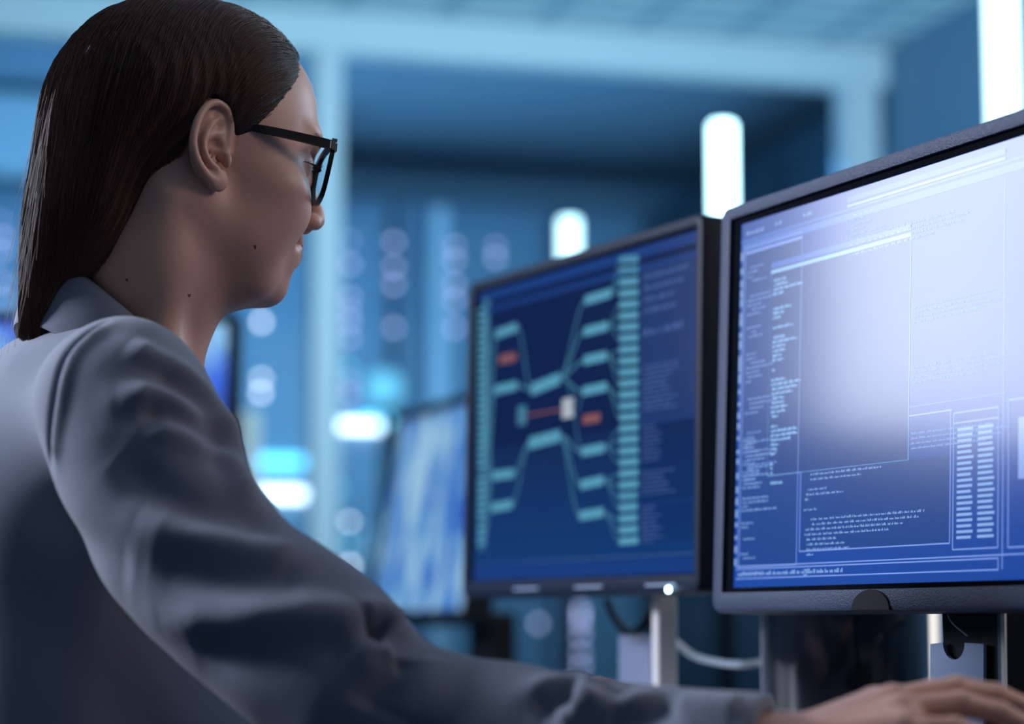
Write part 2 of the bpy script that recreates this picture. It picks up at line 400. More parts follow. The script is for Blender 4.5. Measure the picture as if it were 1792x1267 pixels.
# left window
ax, _ = U(1395, 900); bx_, bz_ = U(1395, 988); tx, tz = U(1404, 402)
g.frame(x0 + .009, bz_, ax, tz - .002, .0009); gd.rect(x0 + .009, tz - .004, ax, tz + .003); g.rect(x0 + .009, tz - .008, ax, tz - .0055)
gw.rect(x0 + .009, bz_, ax, tz - .008)
def block(gx, X, Z, rows, step, Lf, h=.002, ind=.004):
    x = X
    for i in range(rows):
        L = Lf * random.choice((.2, .35, .5, .5, .75, 1)); x = X + ind * random.choice((0, 0, 1, 1, 2)); gx.text(x, Z, L, h); Z -= step
    return Z
gtd = m1.gfx()
Z = tz - .022
for rows, gap in ((4, .010), (5, .008), (3, .012), (7, .012), (4, .014), (12, .008)): Z = block(gtd, x0 + .014, Z, rows, .0042, .05) - gap
Z = U(1290, 775)[1]
for rows, gap in ((13, .006), (4, .008), (2, .007), (1, .010), (2, .010), (1, .01), (1, 0)): Z = block(gt, x0 + .012, Z, rows, .0036, .062) - gap
# front code window
wx0, wz1 = U(1350, 476); wx1, _ = U(1592, 600); _, wz0 = U(1350, 832)
gw2 = m1.gfx(); gw2.k = 8; gw2.rect(wx0, wz0, wx1, wz1)
gf = m1.gfx()
gf.poly([(wx0, wz1), (wx0, wz0), (wx1, wz0), (wx1, wz1)], .0008); gf.rect(wx0, wz1 - .002, wx1, wz1 + .0012); gd.rect(wx0, wz1 + .003, wx1, wz1 + .008)
Z = wz1 - .010
for rows, Ls in ((4, (.02, .024, .05, .018)), (0, ()), (3, (.03, .018, .014)), (1, (.034,)), (6, (.022, .042, .022, .02, .016, .02)), (1, (.004,)), (9, (.024, .05, .045, .035, .02, .022, .028, .024, .012)), (7, (.01, .044, .046, .036, .014, .012, .008)), (3, (.004, .004, .004)), (1, (.022,))):
    for L in Ls: gf.text(wx0 + .004 + .002 * random.random(), Z, L, .0026); gf.text(wx0 + .005, Z + .0008, L * .9, .0022); Z -= .0041
    Z -= .0048
# windows behind
cx0, cz1 = U(1483, 362); cx1, _ = U(1760, 300)
g.rect(cx0, cz1 - .001, cx1, cz1 + .0012); gd.rect(cx0, cz1 + .003, cx1, cz1 + .008); g.line((cx0, cz1), (cx0, wz1 + .008), .0008)
Z = cz1 - .010
for L in (.035, .02, .03, .02, .05, .15, .17, .16, .12): gtd.text(cx0 + .006 + .004 * random.random(), Z, L, .0022); Z -= .0042
for py in (540, 645, 760):
    Z = U(1600, py)[1]
    for L in (.11, .13, .12, .10): gtd.text(wx1 + .004, Z, L, .0020); Z -= .0040
Z = U(1592, 728)[1]
g.line((wx1 + .001, Z), (wx1 + .060, Z), .0012); gd.line((wx1, Z + .007), (wx1 + .13, Z + .007), .0012)
# lower text window
lx0, lz0 = U(1399, 965); lx1, _ = U(1662, 940)
g.poly([(lx0, wz0), (lx0, lz0), (lx1, lz0), (lx1, Z)], .0011); gw.rect(lx0, lz0, lx1, wz0)
Z = wz0 - .004
for ind, L in ((.016, .11), (.016, .08), (0, 0), (.012, .03), (.010, .06), (.008, .006), (0, 0), (.006, .02), (0, 0), (.018, .17), (.020, .16), (.008, .15), (.008, .13), (.010, .05), (.012, .06), (.010, .07), (.012, .01), (0, 0), (0, 0), (.008, .01), (.008, .005)):
    if L: gt.text(lx0 + ind, Z, L, .0021)
    Z -= .0043
# two-column table
px0, pz0 = U(1667, 962); px1, pz1 = U(1748, 712)
g.frame(px0, pz0, px1, pz1, .0011); g.line((px0, pz1 - .008), (px1, pz1 - .008), .0012)
Z = pz0 + .008
while Z < pz1 - .014:
    gt.rect(px0 + .005, Z, px0 + .005 + random.uniform(.018, .022), Z + .0022); gt.rect(px0 + .032, Z, px0 + .032 + random.uniform(.018, .022), Z + .0022); Z += .0044
qx0, qz0 = U(1764, 958)
g.frame(qx0, qz0, x1 - .006, pz1 + .004, .0011); gtd.rect(qx0 + .012, pz0 + .05, qx0 + .022, pz1 - .01)
g.line((qx0 - .007, z0 + .008), (qx0 - .007, z1 - .03), .0010)
# status lines
g.line((x0 + .004, z0 + .019), (x1, z0 + .019), .0011); g.line((x0 + .004, z0 + .0165), (qx0 - .012, z0 + .0165), .0011)
g.line((x0 + .004, z0 + .008), (qx0 - .012, z0 + .008), .0011); g.line((qx0 - .012, z0 + .008), (qx0 - .012, z0 + .0165), .001)
gt.text(x0 + .008, z0 + .0105, .175, .0036)
gw.build('window_background', E_win); gw2.build('code_window', emat('ui_window_front', (.008, .050, .25), 1.0, 1.0, CR))
g.build('window_lines', E_line); gd.build('title_strips', E_dim); gt.build('screen_text', E_txt); gtd.build('faint_text', emat('ui_text_dim', (.22, .36, .80), 1.0, 1.0, CR)); gf.build('code_text', emat('ui_code', (.28, .55, .95), 1.0, 1.0, CR))
# stand of the right-hand monitor: a wide glossy curved column
def stand_neck(mon, x, wdt, dep, y, z1, m):
    pts = []
    for i in range(25):
        q = PI * i / 24; pts.append((x - wdt / 2 * math.cos(q), -dep * math.sin(q)))
    vs = [(p[0], y + p[1], .012) for p in pts] + [(p[0], y + p[1], z1) for p in pts]; n = len(pts)
    fs = [(i, i + 1, n + i + 1, n + i) for i in range(n - 1)] + [(n - 1, 0, n, 2 * n - 1), tuple(range(n)), tuple(range(2 * n - 1, n - 1, -1))]
    return MB().add(vs, fs).build('stand_column', m, mon.o, True)
def local_x(mon, px, Y, py=1120):
    q = P(px, py, Y) - np.array(mon.o.location); return q @ mon.u, q @ mon.back
def on_plane(mon, px, py, off):
    o = mon.BL + mon.back * off; d = ray(px, py); t = ((o - CAM) @ mon.back) / (d @ mon.back); q = CAM + d * t - np.array(mon.o.location); return q @ mon.u, q[2]
xa, xb = on_plane(m1, 1650, 1120, .05)[0], on_plane(m1, 1750, 1120, .05)[0]; yo = -.04
MB().prism([(xa + .004, .012), (xb - .004, .012), (xb, .24), (xa - .004, .24)], yo, yo + .03).build('stand_column', M_black, m1.o)
xc = on_plane(m1, 1753, 1120, .05)[0]; xd = on_plane(m1, 1761, 1120, .05)[0]
MB().prism([(xb - .003, .012), (xc, .012), (xc + .004, .24), (xb, .24)], yo - .001, yo + .003).build('side_strip', mat('side_blue', (.10, .16, .26), .35), m1.o)
MB().prism([(xc, .012), (xd - .001, .012), (xd + .003, .24), (xc + .004, .24)], yo - .002, yo + .0).build('edge_strip', mat('edge_white', (.8, .78, .74), .3), m1.o)
def q1(px, py): x, z = on_plane(m1, px, py, .044); return (x, z)
a_ = q1(1628, 1127); b_ = q1(1650, 1127); c_ = q1(1688, 1125); d_ = q1(1721, 1127); cx_ = (b_[0] + c_[0]) / 2; hr = (c_[0] - b_[0]) / 2
MB().prism([(a_[0] - .004, .014), (d_[0] - .004, .014), d_] + [(cx_ + hr * math.cos(q_), c_[1] - .0135 * math.sin(q_)) for q_ in np.linspace(0, PI, 12)] + [a_], yo - .006, yo - .003).build('notched_plate', mat('plate_grey', (.36, .46, .66), .32, metal=.2), m1.o)
MB().tube(spline([(q1(1655, 1064)[0], yo - .006, q1(1655, 1064)[1]), (q1(1672, 1088)[0], yo - .01, q1(1672, 1088)[1]), (q1(1693, 1113)[0], yo - .006, q1(1693, 1113)[1])]), .0007, 6).build('thin_wire', M_edge, m1.o)
MB().box((0.02, .02, .006), (.26, .20, .012), None, .005).build('stand_base', M_black, m1.o)
MB().box((-.03, .02, .25), (.12, .05, .12), None, .008).build('mount_plate', M_black, m1.o)

# second monitor
u2 = P(1222, 1042, 2.24) - P(806, 1047, 2.72); u2[2] = 0
m2 = Monitor(P(806, 1047, 2.72), u2, np.linalg.norm(u2), .3795, math.radians(1.2), 'dark blue screen in the middle showing a teal branching diagram', .012, .018, .006, DZ)
m2.frame(mat('bezel_dark', (.008, .014, .03), .45, spec=.15), M_matt, .045, .012)
m2.screen(mat('screen_diagram', (.003, .006, .02), .12, emis=(.001, .007, .036), es=1.0, spec=.12))
U = m2.uv; x0, x1, z0, z1 = m2.sx0, m2.sx1, m2.sz0, m2.sz1
for k_ in range(10):
    t_ = k_ / 9; gq = m2.gfx(); gq.rect(x0, z0 + (z1 - z0) * .045 * k_, x1, z0 + (z1 - z0) * .045 * (k_ + 1)); gq.build('wallpaper_band', emat('wallpaper_blue', (.002, .012 + .022 * (1 - t_), .060 + .085 * (1 - t_)), 1.0))
E_teal = emat('diagram_teal', (.085, .30, .42), 1.0); E_tdim = emat('diagram_dim', (.05, .18, .27), 1.0); E_side = emat('diagram_side', (.075, .13, .34), 1.0)
gb = m2.gfx(); gT = m2.gfx(); gD = m2.gfx(); gO = m2.gfx(); gS = m2.gfx(); gP = m2.gfx()
gb.rect(x0, z1 - .012, x1, z1); gb.rect(x0, z1 - .026, x1, z1 - .020); gb.rect(x0, z0, x1, z0 + .016)
sx, _ = U(1120, 700); gP.rect(sx, z0 + .022, x1, z1 - .02); gb.rect(sx - .003, z0, sx - .001, z1); gS.line((x0, z0 + .02), (x1, z0 + .02), .0012)
def bar2(g_, xa, ya, xb, yb, th):
    a = U(xa, ya); b_ = U(xb, yb); g_.quad([(a[0], a[1] - th / 2), (b_[0], b_[1] - th / 2), (b_[0], b_[1] + th / 2), (a[0], a[1] + th / 2)])
N = {'a': (868, 585, 905, 572), 'b': (866, 683, 905, 674), 'c': (862, 833, 900, 828), 'd': (860, 889, 897, 882), 'm1': (930, 682, 980, 662), 'm2': (926, 776, 980, 762),
     'r1': (1024, 526, 1070, 512), 'r2': (1022, 581, 1064, 570), 'r3': (1022, 631, 1062, 622), 'r4': (1020, 685, 1062, 676), 'r5': (1018, 791, 1058, 783), 'r6': (1016, 849, 1056, 840), 'r7': (1014, 903, 1056, 896)}
for k, v in N.items():
    gk = m2.gfx(); gk.k = 5; bar2(gk, *v, .0105 if k[0] != 'm' else .0135); gk.build('diagram_box', E_teal)
def curve2(p, q, w=.0018, g_=None):
    a = np.array(U(*p)); b_ = np.array(U(*q)); pts = []
    for i in range(15):
        t = i / 14; e = t * t * (3 - 2 * t); pts.append((a[0] + (b_[0] - a[0]) * t, a[1] + (b_[1] - a[1]) * e))
    (g_ or gD).poly(pts, w)
L_ = 848
for k in ('a', 'b', 'c', 'd'):
    v = N[k]
    for yy in (560, 640, 720, 800, 880, 940): curve2((L_, yy), (v[0], v[1]), .0014)
for s_, t_ in (('a', 'm1'), ('b', 'm1'), ('c', 'm2'), ('d', 'm2')): curve2(N[s_][2:], N[t_][:2], .003)
for t_ in ('r1', 'r2', 'r3', 'r4'): curve2(N['m1'][2:], N[t_][:2], .003)
for t_ in ('r5', 'r6', 'r7'): curve2(N['m2'][2:], N[t_][:2], .003)
curve2((990, 665), (1020, 790), .002); curve2((1010, 720), (1020, 690), .002)
ytop, ybot = 452, 945; nb = 26
for i in range(nb):
    y = ytop + (ybot - ytop) * i / (nb - 1); bar2(gT, 1084, y + 3, 1117, y, .0078)
    k = 'r%d' % (1 + min(6, int(i / 3.72))); curve2(N[k][2:], (1084, y + 3), .0016)
bar2(gD, 842, 742, 852, 742, .30)
for i in range(34): bar2(gT, 836, 545 + 12.3 * i, 850, 543 + 12.3 * i, .0045)
E_or = emat('diagram_orange', (.22, .08, .065), 1.0)
for nm_, a_ in (('alert_box', (874, 630, 903, 624, .010)), ('alert_box', (1020, 735, 1050, 730, .010)), ('alert_line', (922, 727, 985, 716, .0022))): gO = m2.gfx(); bar2(gO, *a_); gO.build(nm_, E_or)
gW = m2.gfx(); bar2(gW, 984, 716, 1004, 712, .022); bar2(gD, 906, 728, 921, 726, .022)
Zs = z1 - .036
for rows, h, Lx, gp in ((4, .005, .9, .012), (1, .010, .8, .010), (10, .0025, .9, .012), (9, .0022, .5, .008), (6, .0022, .7, .010), (9, .0022, .45, 0)):
    for i in range(rows):
        gS.text(sx + .006, Zs, (x1 - sx - .012) * Lx * random.uniform(.5, 1), h); Zs -= h * (2.4 if h > .004 else 2.0)
    Zs -= gp; gb.rect(sx, Zs + gp * .4, x1 - .004, Zs + gp * .4 + .0012)
gP.build('side_panel_background', emat('diagram_panel', (.008, .026, .115), 1)); gb.build('title_strips', emat('diagram_strip', (.006, .034, .17), 1.0))
gD.build('diagram_curves', E_tdim); gT.build('diagram_box_column', E_teal); gW.build('diagram_figure', emat('diagram_white', (.4, .45, .5), 1.0)); gS.build('side_panel_text', E_side)
# labels on the lower bezel
M_mk = mat('marking', (.30, .36, .48), .4)
for f0 in (.28, .55, .83): MB().box((m2.W * f0 + .02, -.0006, .009), (.06, .001, .0022), m2.M).build('bezel_marking', M_mk, m2.o)
lx, ly = local_x(m2, 1163, 2.40)
MB().box((lx, ly, .14), (.014, .024, .27), None, .003).build('stand_column', M_cream2, m2.o)
MB().box((lx, ly + .02, .006), (.24, .18, .012), None, .004).build('stand_base', M_cream2, m2.o)
MB().box((0, .00, .30), (.22, .04, .10), None, .006).build('mount_plate', M_black, m2.o)
q = U(1182, 1046); MB().lathe([(.0028, 0), (.0028, .002)], (0, 0, 0), 16, m2.M @ Matrix.Translation((m2.W - .052, -.002, .004)) @ Matrix.Rotation(PI / 2, 4, 'X')).build('power_light', emat('power_led', (.5, .85, 1), 14), m2.o)

# monitors on the desk behind
def blot(name, c1, c2, c3, scale, s=1.0):
    m = mat(name, (.01, .01, .02), .3); nt = m.node_tree; b = nt.nodes['Principled BSDF']; tc = nt.nodes.new('ShaderNodeTexCoord'); n = nt.nodes.new('ShaderNodeTexNoise'); cr = nt.nodes.new('ShaderNodeValToRGB')
    mp = nt.nodes.new('ShaderNodeMapping'); mp.inputs['Scale'].default_value = (1, 1, .45)
    n.inputs['Scale'].default_value = scale; n.inputs['Detail'].default_value = 4; n.inputs['Roughness'].default_value = .6
    e = cr.color_ramp.elements; e[0].position = .38; e[0].color = (*c1, 1); e[1].position = .60; e[1].color = (*c3, 1); k = e.new(.48); k.color = (*c2, 1)
    nt.links.new(tc.outputs['Object'], mp.inputs[0]); nt.links.new(mp.outputs[0], n.inputs['Vector']); nt.links.new(n.outputs['Fac'], cr.inputs[0]); nt.links.new(cr.outputs[0], b.inputs['Emission Color']); b.inputs['Emission Strength'].default_value = s
    return m
u3 = P(812, 1112, 3.73) - P(640, 1090, 4.30); u3[2] = 0
m3 = Monitor(P(636, 1088, 4.30), u3, np.linalg.norm(u3), .40, math.radians(9), 'tilted screen with a pale blue and white map picture behind the elbow', .016, .018, .006, .66)
m3.frame(M_black, M_black, .05)
m3.screen(blot('screen_map', (.02, .10, .55), (.12, .35, .72), (.40, .66, .86), 15, .8))
MB().box((.10, .03, .10), (.10, .06, .20), None, .01).build('stand_column', M_black, m3.o); MB().box((.08, .03, .008), (.30, .22, .016), None, .006).build('stand_base', M_black, m3.o)
u4 = V3(1, .05, 0)
p4 = P(421, 547, 3.7); bl4 = p4 - u4 / np.linalg.norm(u4) * .60 - V3(0, 0, .40)
m4 = Monitor(bl4, u4, .60, .40, 0.02, 'bright blue screen behind the neck and collar of the seated person', .012, .014, .010, .66)
m4.frame(M_black, M_black, .045)
m4.screen(blot('screen_blue', (.01, .04, .20), (.04, .14, .75), (.25, .55, .85), 11, 1.0))
MB().box((0, .03, .15), (.06, .04, .30), None, .006).build('stand_column', M_black, m4.o); MB().box((0, .0, .008), (.26, .18, .016), None, .006).build('stand_base', M_black, m4.o)
q4 = P(700, 1090, 3.8)
dk = thing('desk', 'second desk behind, under the two far screens', 'desk', (-.55, 4.05, 0), math.radians(-6))
MB().box((0, 0, .645), (1.45, 1.2, .03), None, .004).build('desk_top', M_desk, dk)
for sx_ in (-.68, .68):
    for sy_ in (-.55, .55): MB().box((sx_, sy_, .315), (.05, .05, .63), None, .004).build('leg', M_silver, dk)

# ------------------------------------------------------------------ small things on the desk
q = P(1479, 1130, 2.28)
ct = thing('cylinder_computer', 'glossy black cylindrical computer standing behind the large right screen', 'computer', (q[0], q[1], DZ))
MB().lathe([(.074, 0), (.080, .004), (.0825, .012), (.0825, .225), (.080, .238), (.072, .247), (.060, .250), (.050, .244), (.048, .20)], (0, 0, 0), 64).build('casing', M_gloss, ct, True)
MB().lathe([(.070, -.0), (.070, .0005)], (0, 0, .0), 40).build('foot_ring', M_black, ct)
MB().box((-.0825, 0, .12), (.002, .004, .20), Matrix.Rotation(math.radians(-2), 4, 'Z'), .0006).build('edge_seam', M_silver, ct)
q = P(1633, 1110, 2.55)
t = thing('background_sliver', 'slim white glowing strip standing in for bright background between the black cylinder and the notched stand', 'background glow', (q[0], q[1], DZ))  # glowing strip added in place of bright background showing through the gap
MB().box((0, 0, .13), (.012, .012, .22), None, .003).build('glow_strip', emat('slim_white', (.95, .90, .85), 1.0), t); MB().lathe([(.04, 0), (.04, .02)], (0, 0, 0)).build('base', M_black, t)
# cables
def cable(label, pts, r, m, cat='cable', group=None): return tag(MB().tube([tuple(p) for p in spline(pts, 8)], r, 10).build('cable', m, None, True), label, cat, group)
cable('pale grey cable sagging from the middle screen stand to the black cylinder', [P(1178, 1120, 2.5), P(1215, 1148, 2.5), P(1262, 1160, 2.48), P(1300, 1163, 2.45), P(1345, 1160, 2.46), P(1400, 1175, 2.48), P(1440, 1262, 2.50)], .0035, M_cable)
cable('black cable loop hanging under the middle screen', [P(1062, 1052, 2.62), P(1078, 1085, 2.6), P(1100, 1108, 2.6), P(1120, 1100, 2.58), P(1135, 1075, 2.58), P(1142, 1050, 2.6)], .0045, M_black)
cable('upper black cable curving out at the right edge below the large screen', [P(1740, 1090, 2.2), P(1765, 1108, 2.15), P(1785, 1140, 2.12), P(1800, 1200, 2.1), P(1805, 1275, 2.1)], .006, mat('cable_blue_black', (.03, .05, .08), .25))
cable('lower thin cable crossing down at the right edge below the large screen', [P(1750, 1135, 2.1), P(1775, 1160, 2.06), P(1800, 1185, 2.03), P(1840, 1235, 2.02), P(1850, 1285, 2.02)], .0035, M_cable)
q = P(1113, 1150, 2.55); t = thing('blue_card', 'light blue card standing upright under the middle screen', 'card', (q[0], q[1], DZ), math.radians(-10))
MB().box((0, 0, (P(1113, 1112, 2.55)[2] - DZ) / 2), (.036, .012, P(1113, 1112, 2.55)[2] - DZ), None, .001).build('card_body', M_paper, t)
MB().box((.002, -.007, P(1113, 1116, 2.55)[2] - DZ), (.01, .004, .006), None, .001).build('clip', M_silver, t)

# keyboard
kc = bd(.33, .20, DZ); kb = thing('keyboard', 'dark keyboard under the right hand, keys catching light', 'keyboard', tuple(kc), math.radians(24 - 90))
Kt = Matrix.Rotation(math.radians(5), 4, 'X')
MB().box((0, 0, .012), (.40, .135, .016), Kt @ Matrix.Translation((0, 0, .004)), .004).build('keyboard_body', M_black, kb)
mk = mat('key_plastic', (.05, .06, .08), .22)
km = None
for r_ in range(5):
    for c_ in range(19):
        o = None
        if km is None:
            km = MB().box((0, 0, 0), (.0165, .0165, .008), Kt, .002).build('key', mk, kb); o = km
        else: o = km.copy(); COL.objects.link(o); o.parent = kb
        yy = -.045 + r_ * .0205; o.location = (-.186 + c_ * .0205, yy, .026 + yy * math.tan(math.radians(5)))

# ------------------------------------------------------------------ the person: smooth implicit surfaces turned into meshes
def ln(v): return np.sqrt((v * v).sum(-1))
def smin(a, b, k):
    h = np.maximum(k - np.abs(a - b), 0) / k; return np.minimum(a, b) - h * h * k * .25
def smax(a, b, k): return -smin(-a, -b, k)
def sph(p, c, r): return ln(p - np.array(c)) - r
def ell(p, c, r, R=None):
    q = p - np.array(c)
    if R is not None: q = q @ R
    r = np.array(r); k0 = ln(q / r); k1 = ln(q / (r * r)); return k0 * (k0 - 1) / np.maximum(k1, 1e-9)
def cone(p, a, b, ra, rb):
    a = np.array(a, float); b = np.array(b, float); ba = b - a; t = np.clip(((p - a) @ ba) / (ba @ ba), 0, 1)
    return ln(p - a - t[..., None] * ba) - (ra + (rb - ra) * t)
def chain(p, pts, rs, k=.01):
    d = cone(p, pts[0], pts[1], rs[0], rs[1])
    for i in range(1, len(pts) - 1): d = smin(d, cone(p, pts[i], pts[i + 1], rs[i], rs[i + 1]), k)
    return d
def poly2(x, z, pts):
    """signed distance to a polygon in the xz plane"""
    pts = np.array(pts, float); n = len(pts); d = np.full(x.shape, 1e9); s = np.ones(x.shape)
    for i in range(n):
        a = pts[i]; b = pts[i - 1]; e = b - a; wx = x - a[0]; wz = z - a[1]; t = np.clip((wx * e[0] + wz * e[1]) / (e @ e), 0, 1)
        bx = wx - e[0] * t; bz = wz - e[1] * t; d = np.minimum(d, bx * bx + bz * bz)
        c1 = z >= a[1]; c2 = z < b[1]; c3 = e[0] * wz > e[1] * wx
        flip = (c1 & c2 & c3) | (~c1 & ~c2 & ~c3); s = np.where(flip, -s, s)
    return s * np.sqrt(d)
def grad(f, v, e=4e-4):
    g = np.empty_like(v)
    for i in range(3):
        d = np.zeros(3); d[i] = e; g[:, i] = (f(v + d) - f(v - d)) / (2 * e)
    return g
def project(f, v, it=2, lim=.004):
    for _ in range(it):
        d = f(v); g = grad(f, v); st = -(d / np.maximum((g * g).sum(1), .05))[:, None] * g
        L = ln(st)[:, None]; v = v + st * np.minimum(1, lim / np.maximum(L, 1e-9))
    return v
def mesh_sdf(f, lo, hi, h, sub=1, it=2):
    lo = np.array(lo, float); nb = np.ceil((np.array(hi) - lo) / (8 * h)).astype(int); n = nb * 8 + 1
    val = np.full(tuple(n), 1.0, np.float32)
    bi = np.stack(np.meshgrid(*[np.arange(k) for k in nb], indexing='ij'), -1).reshape(-1, 3)
    d = f(lo + (bi * 8 + 4) * h); act = bi[np.abs(d) < 4 * h * 1.74 * 2.0 + .004]
    ins = bi[(np.abs(d) >= 4 * h * 1.74 * 2.0 + .004) & (d < 0)]
    for b in ins: val[b[0] * 8:b[0] * 8 + 9, b[1] * 8:b[1] * 8 + 9, b[2] * 8:b[2] * 8 + 9] = -1
    loc = np.stack(np.meshgrid(*[np.arange(9)] * 3, indexing='ij'), -1).reshape(-1, 3)
    for s in range(0, len(act), 400):
        a = act[s:s + 400]; idx = (a[:, None, :] * 8 + loc[None]).reshape(-1, 3)
        val[idx[:, 0], idx[:, 1], idx[:, 2]] = f(lo + idx * h)
    sg = val < 0
    cnt = np.zeros(tuple(n - 1), np.uint8)
    for dx in (0, 1):
        for dy in (0, 1):
            for dz in (0, 1): cnt += sg[dx:n[0] - 1 + dx, dy:n[1] - 1 + dy, dz:n[2] - 1 + dz]
    ci = np.argwhere((cnt > 0) & (cnt < 8)); vid = np.full(tuple(n - 1), -1, np.int32); vid[ci[:, 0], ci[:, 1], ci[:, 2]] = np.arange(len(ci))
    acc = np.zeros((len(ci), 3)); num = np.zeros(len(ci))
    cs = [(x, y, z) for x in (0, 1) for y in (0, 1) for z in (0, 1)]
    for a in cs:
        for ax in range(3):
            if a[ax]: continue
            b = list(a); b[ax] = 1
            va = val[ci[:, 0] + a[0], ci[:, 1] + a[1], ci[:, 2] + a[2]].astype(float); vb = val[ci[:, 0] + b[0], ci[:, 1] + b[1], ci[:, 2] + b[2]].astype(float)
            m = (va < 0) != (vb < 0); t = np.where(m, va / np.where(m, va - vb, 1), 0)
            pt = np.tile(np.array(a, float), (len(ci), 1)); pt[:, ax] = t; acc[m] += pt[m]; num[m] += 1
    v = lo + (ci + acc / num[:, None]) * h; fs = []
    for ax in range(3):
        o1, o2 = [(1, 2), (2, 0), (0, 1)][ax]
        s0 = [slice(None)] * 3; s1 = [slice(None)] * 3; s0[ax] = slice(0, -1); s1[ax] = slice(1, None)
        e = np.argwhere(sg[tuple(s0)] != sg[tuple(s1)])
        e = e[(e[:, o1] > 0) & (e[:, o2] > 0) & (e[:, o1] < n[o1] - 1) & (e[:, o2] < n[o2] - 1)]
        def vv(a, b): q = e.copy(); q[:, o1] += a; q[:, o2] += b; return vid[q[:, 0], q[:, 1], q[:, 2]]
        qd = np.stack([vv(-1, -1), vv(0, -1), vv(0, 0), vv(-1, 0)], 1)
        fl = ~sg[e[:, 0], e[:, 1], e[:, 2]]; qd[fl] = qd[fl][:, ::-1]; fs.append(qd)
    fc = np.concatenate(fs); fc = fc[(fc >= 0).all(1)]
    v = project(f, v, it, h)
    for _ in range(sub):
        E = np.stack([fc, np.roll(fc, -1, 1)], -1).reshape(-1, 2); Es = np.sort(E, 1); key = Es[:, 0].astype(np.int64) * len(v) + Es[:, 1]
        u, inv = np.unique(key, return_inverse=True); ev = np.stack([u // len(v), u % len(v)], 1)
        me_ = (v[ev[:, 0]] + v[ev[:, 1]]) / 2; fcn = v[fc].mean(1); ne = len(v); nf = ne + len(ev); inv = inv.reshape(-1, 4) + ne
        ctr = nf + np.arange(len(fc))
        fc = np.concatenate([np.stack([fc[:, i], inv[:, i], ctr, inv[:, i - 1]], 1) for i in range(4)]); v = np.concatenate([v, me_, fcn])
        v = project(f, v, 1, h)
    return v, fc

# head frame fitted to the pose: 24 degrees yaw, chin a little down
def rot(yaw, pt, ro):
    cy, sy, cp, sp, cr, sr = math.cos(yaw), math.sin(yaw), math.cos(pt), math.sin(pt), math.cos(ro), math.sin(ro)
    return np.array([[cy, -sy, 0], [sy, cy, 0], [0, 0, 1]]) @ np.array([[cp, 0, sp], [0, 1, 0], [-sp, 0, cp]]) @ np.array([[1, 0, 0], [0, cr, -sr], [0, sr, cr]])
HR = rot(.41888, .11953, -.0349); HO = np.array([-.26534, 1.85, 1.20512])
def toH(p): return (p - HO) @ HR
def fromH(p): return np.asarray(p) @ HR.T + HO
def fH(*p): return fromH(np.array(p, float))

# ear, in its own plane: a forward, b up, c outward
EA = math.radians(10); e1 = V3(math.cos(EA), math.sin(EA), 0); e3 = V3(math.sin(EA), -math.cos(EA), 0); EO = V3(0, -.071, 0)
def earP(a, b, c=0): return EO + e1 * a + V3(0, 0, b) + e3 * c
HELIX = [(.0095, .008, -.001), (.0085, .020, .001), (.0075, .031, .003), (.002, .0405, .005), (-.0085, .0435, .007), (-.018, .0375, .0085), (-.0245, .024, .010), (-.0262, .008, .010), (-.0215, -.005, .009), (-.013, -.0135, .007), (-.003, -.0195, .004)]
HX = np.array([earP(*p) for p in spline(HELIX, 3)])
ANTI = np.array([earP(*p) for p in spline([(-.003, .033, .0015), (-.0105, .024, .004), (-.0150, .012, .006), (-.0135, .001, .007), (-.0075, -.006, .006), (-.001, -.0085, .0045)], 3)])
ANT2 = np.array([earP(*p) for p in spline([(.003, .022, .0005), (-.006, .019, .003), (-.0135, .013, .005)], 3)])
CONC = earP(-.003, .001, .004)
def polyline(p, P_, r0, r1=None):
    d = np.full(len(p), 1e9); n = len(P_)
    for i in range(n - 1):
        ra = r0 + ((r1 or r0) - r0) * i / (n - 1); rb = r0 + ((r1 or r0) - r0) * (i + 1) / (n - 1); d = np.minimum(d, cone(p, P_[i], P_[i + 1], ra, rb))
    return d
def ear(q):
    """right ear only"""
    a = (q - EO) @ e1; b = q[:, 2] - EO[2]; c = (q - EO) @ e3
    loc = np.stack([a, b, c], 1)
    plate = ell(loc, (-.008, .014, .0005), (.0175, .030, .0048)); plate = smax(plate, c - .0048 + .14 * a, .003)
    bowl = ell(loc, (-.0035, .0045, .0065), (.0095, .0125, .0085)); plate = smax(plate, -bowl, .003)
    scaph = ell(loc, (-.0045, .0295, .0065), (.0055, .0065, .006)); plate = smax(plate, -scaph, .003)
    d = smin(plate, polyline(q, HX, .0027, .0034), .003)
    d = smin(d, polyline(q, ANTI, .0023, .0030), .0035); d = smin(d, polyline(q, ANT2, .0018, .0022), .003)
    crus = cone(q, earP(.010, .008, -.001), earP(-.004, .0065, -.001), .0024, .0016); d = smin(d, crus, .003)
    d = smin(d, ell(loc, (.0085, .0, .0035), (.0032, .0062, .0040)), .003)           # tragus
    d = smin(d, ell(loc, (.0028, -.0175, .0035), (.0082, .0095, .0042)), .005)       # lobe
    d = smax(d, -ell(loc, (.0030, -.0035, .004), (.0032, .0052, .006)), .002)
    return d
EYC = (.0795, .0310, .0215)
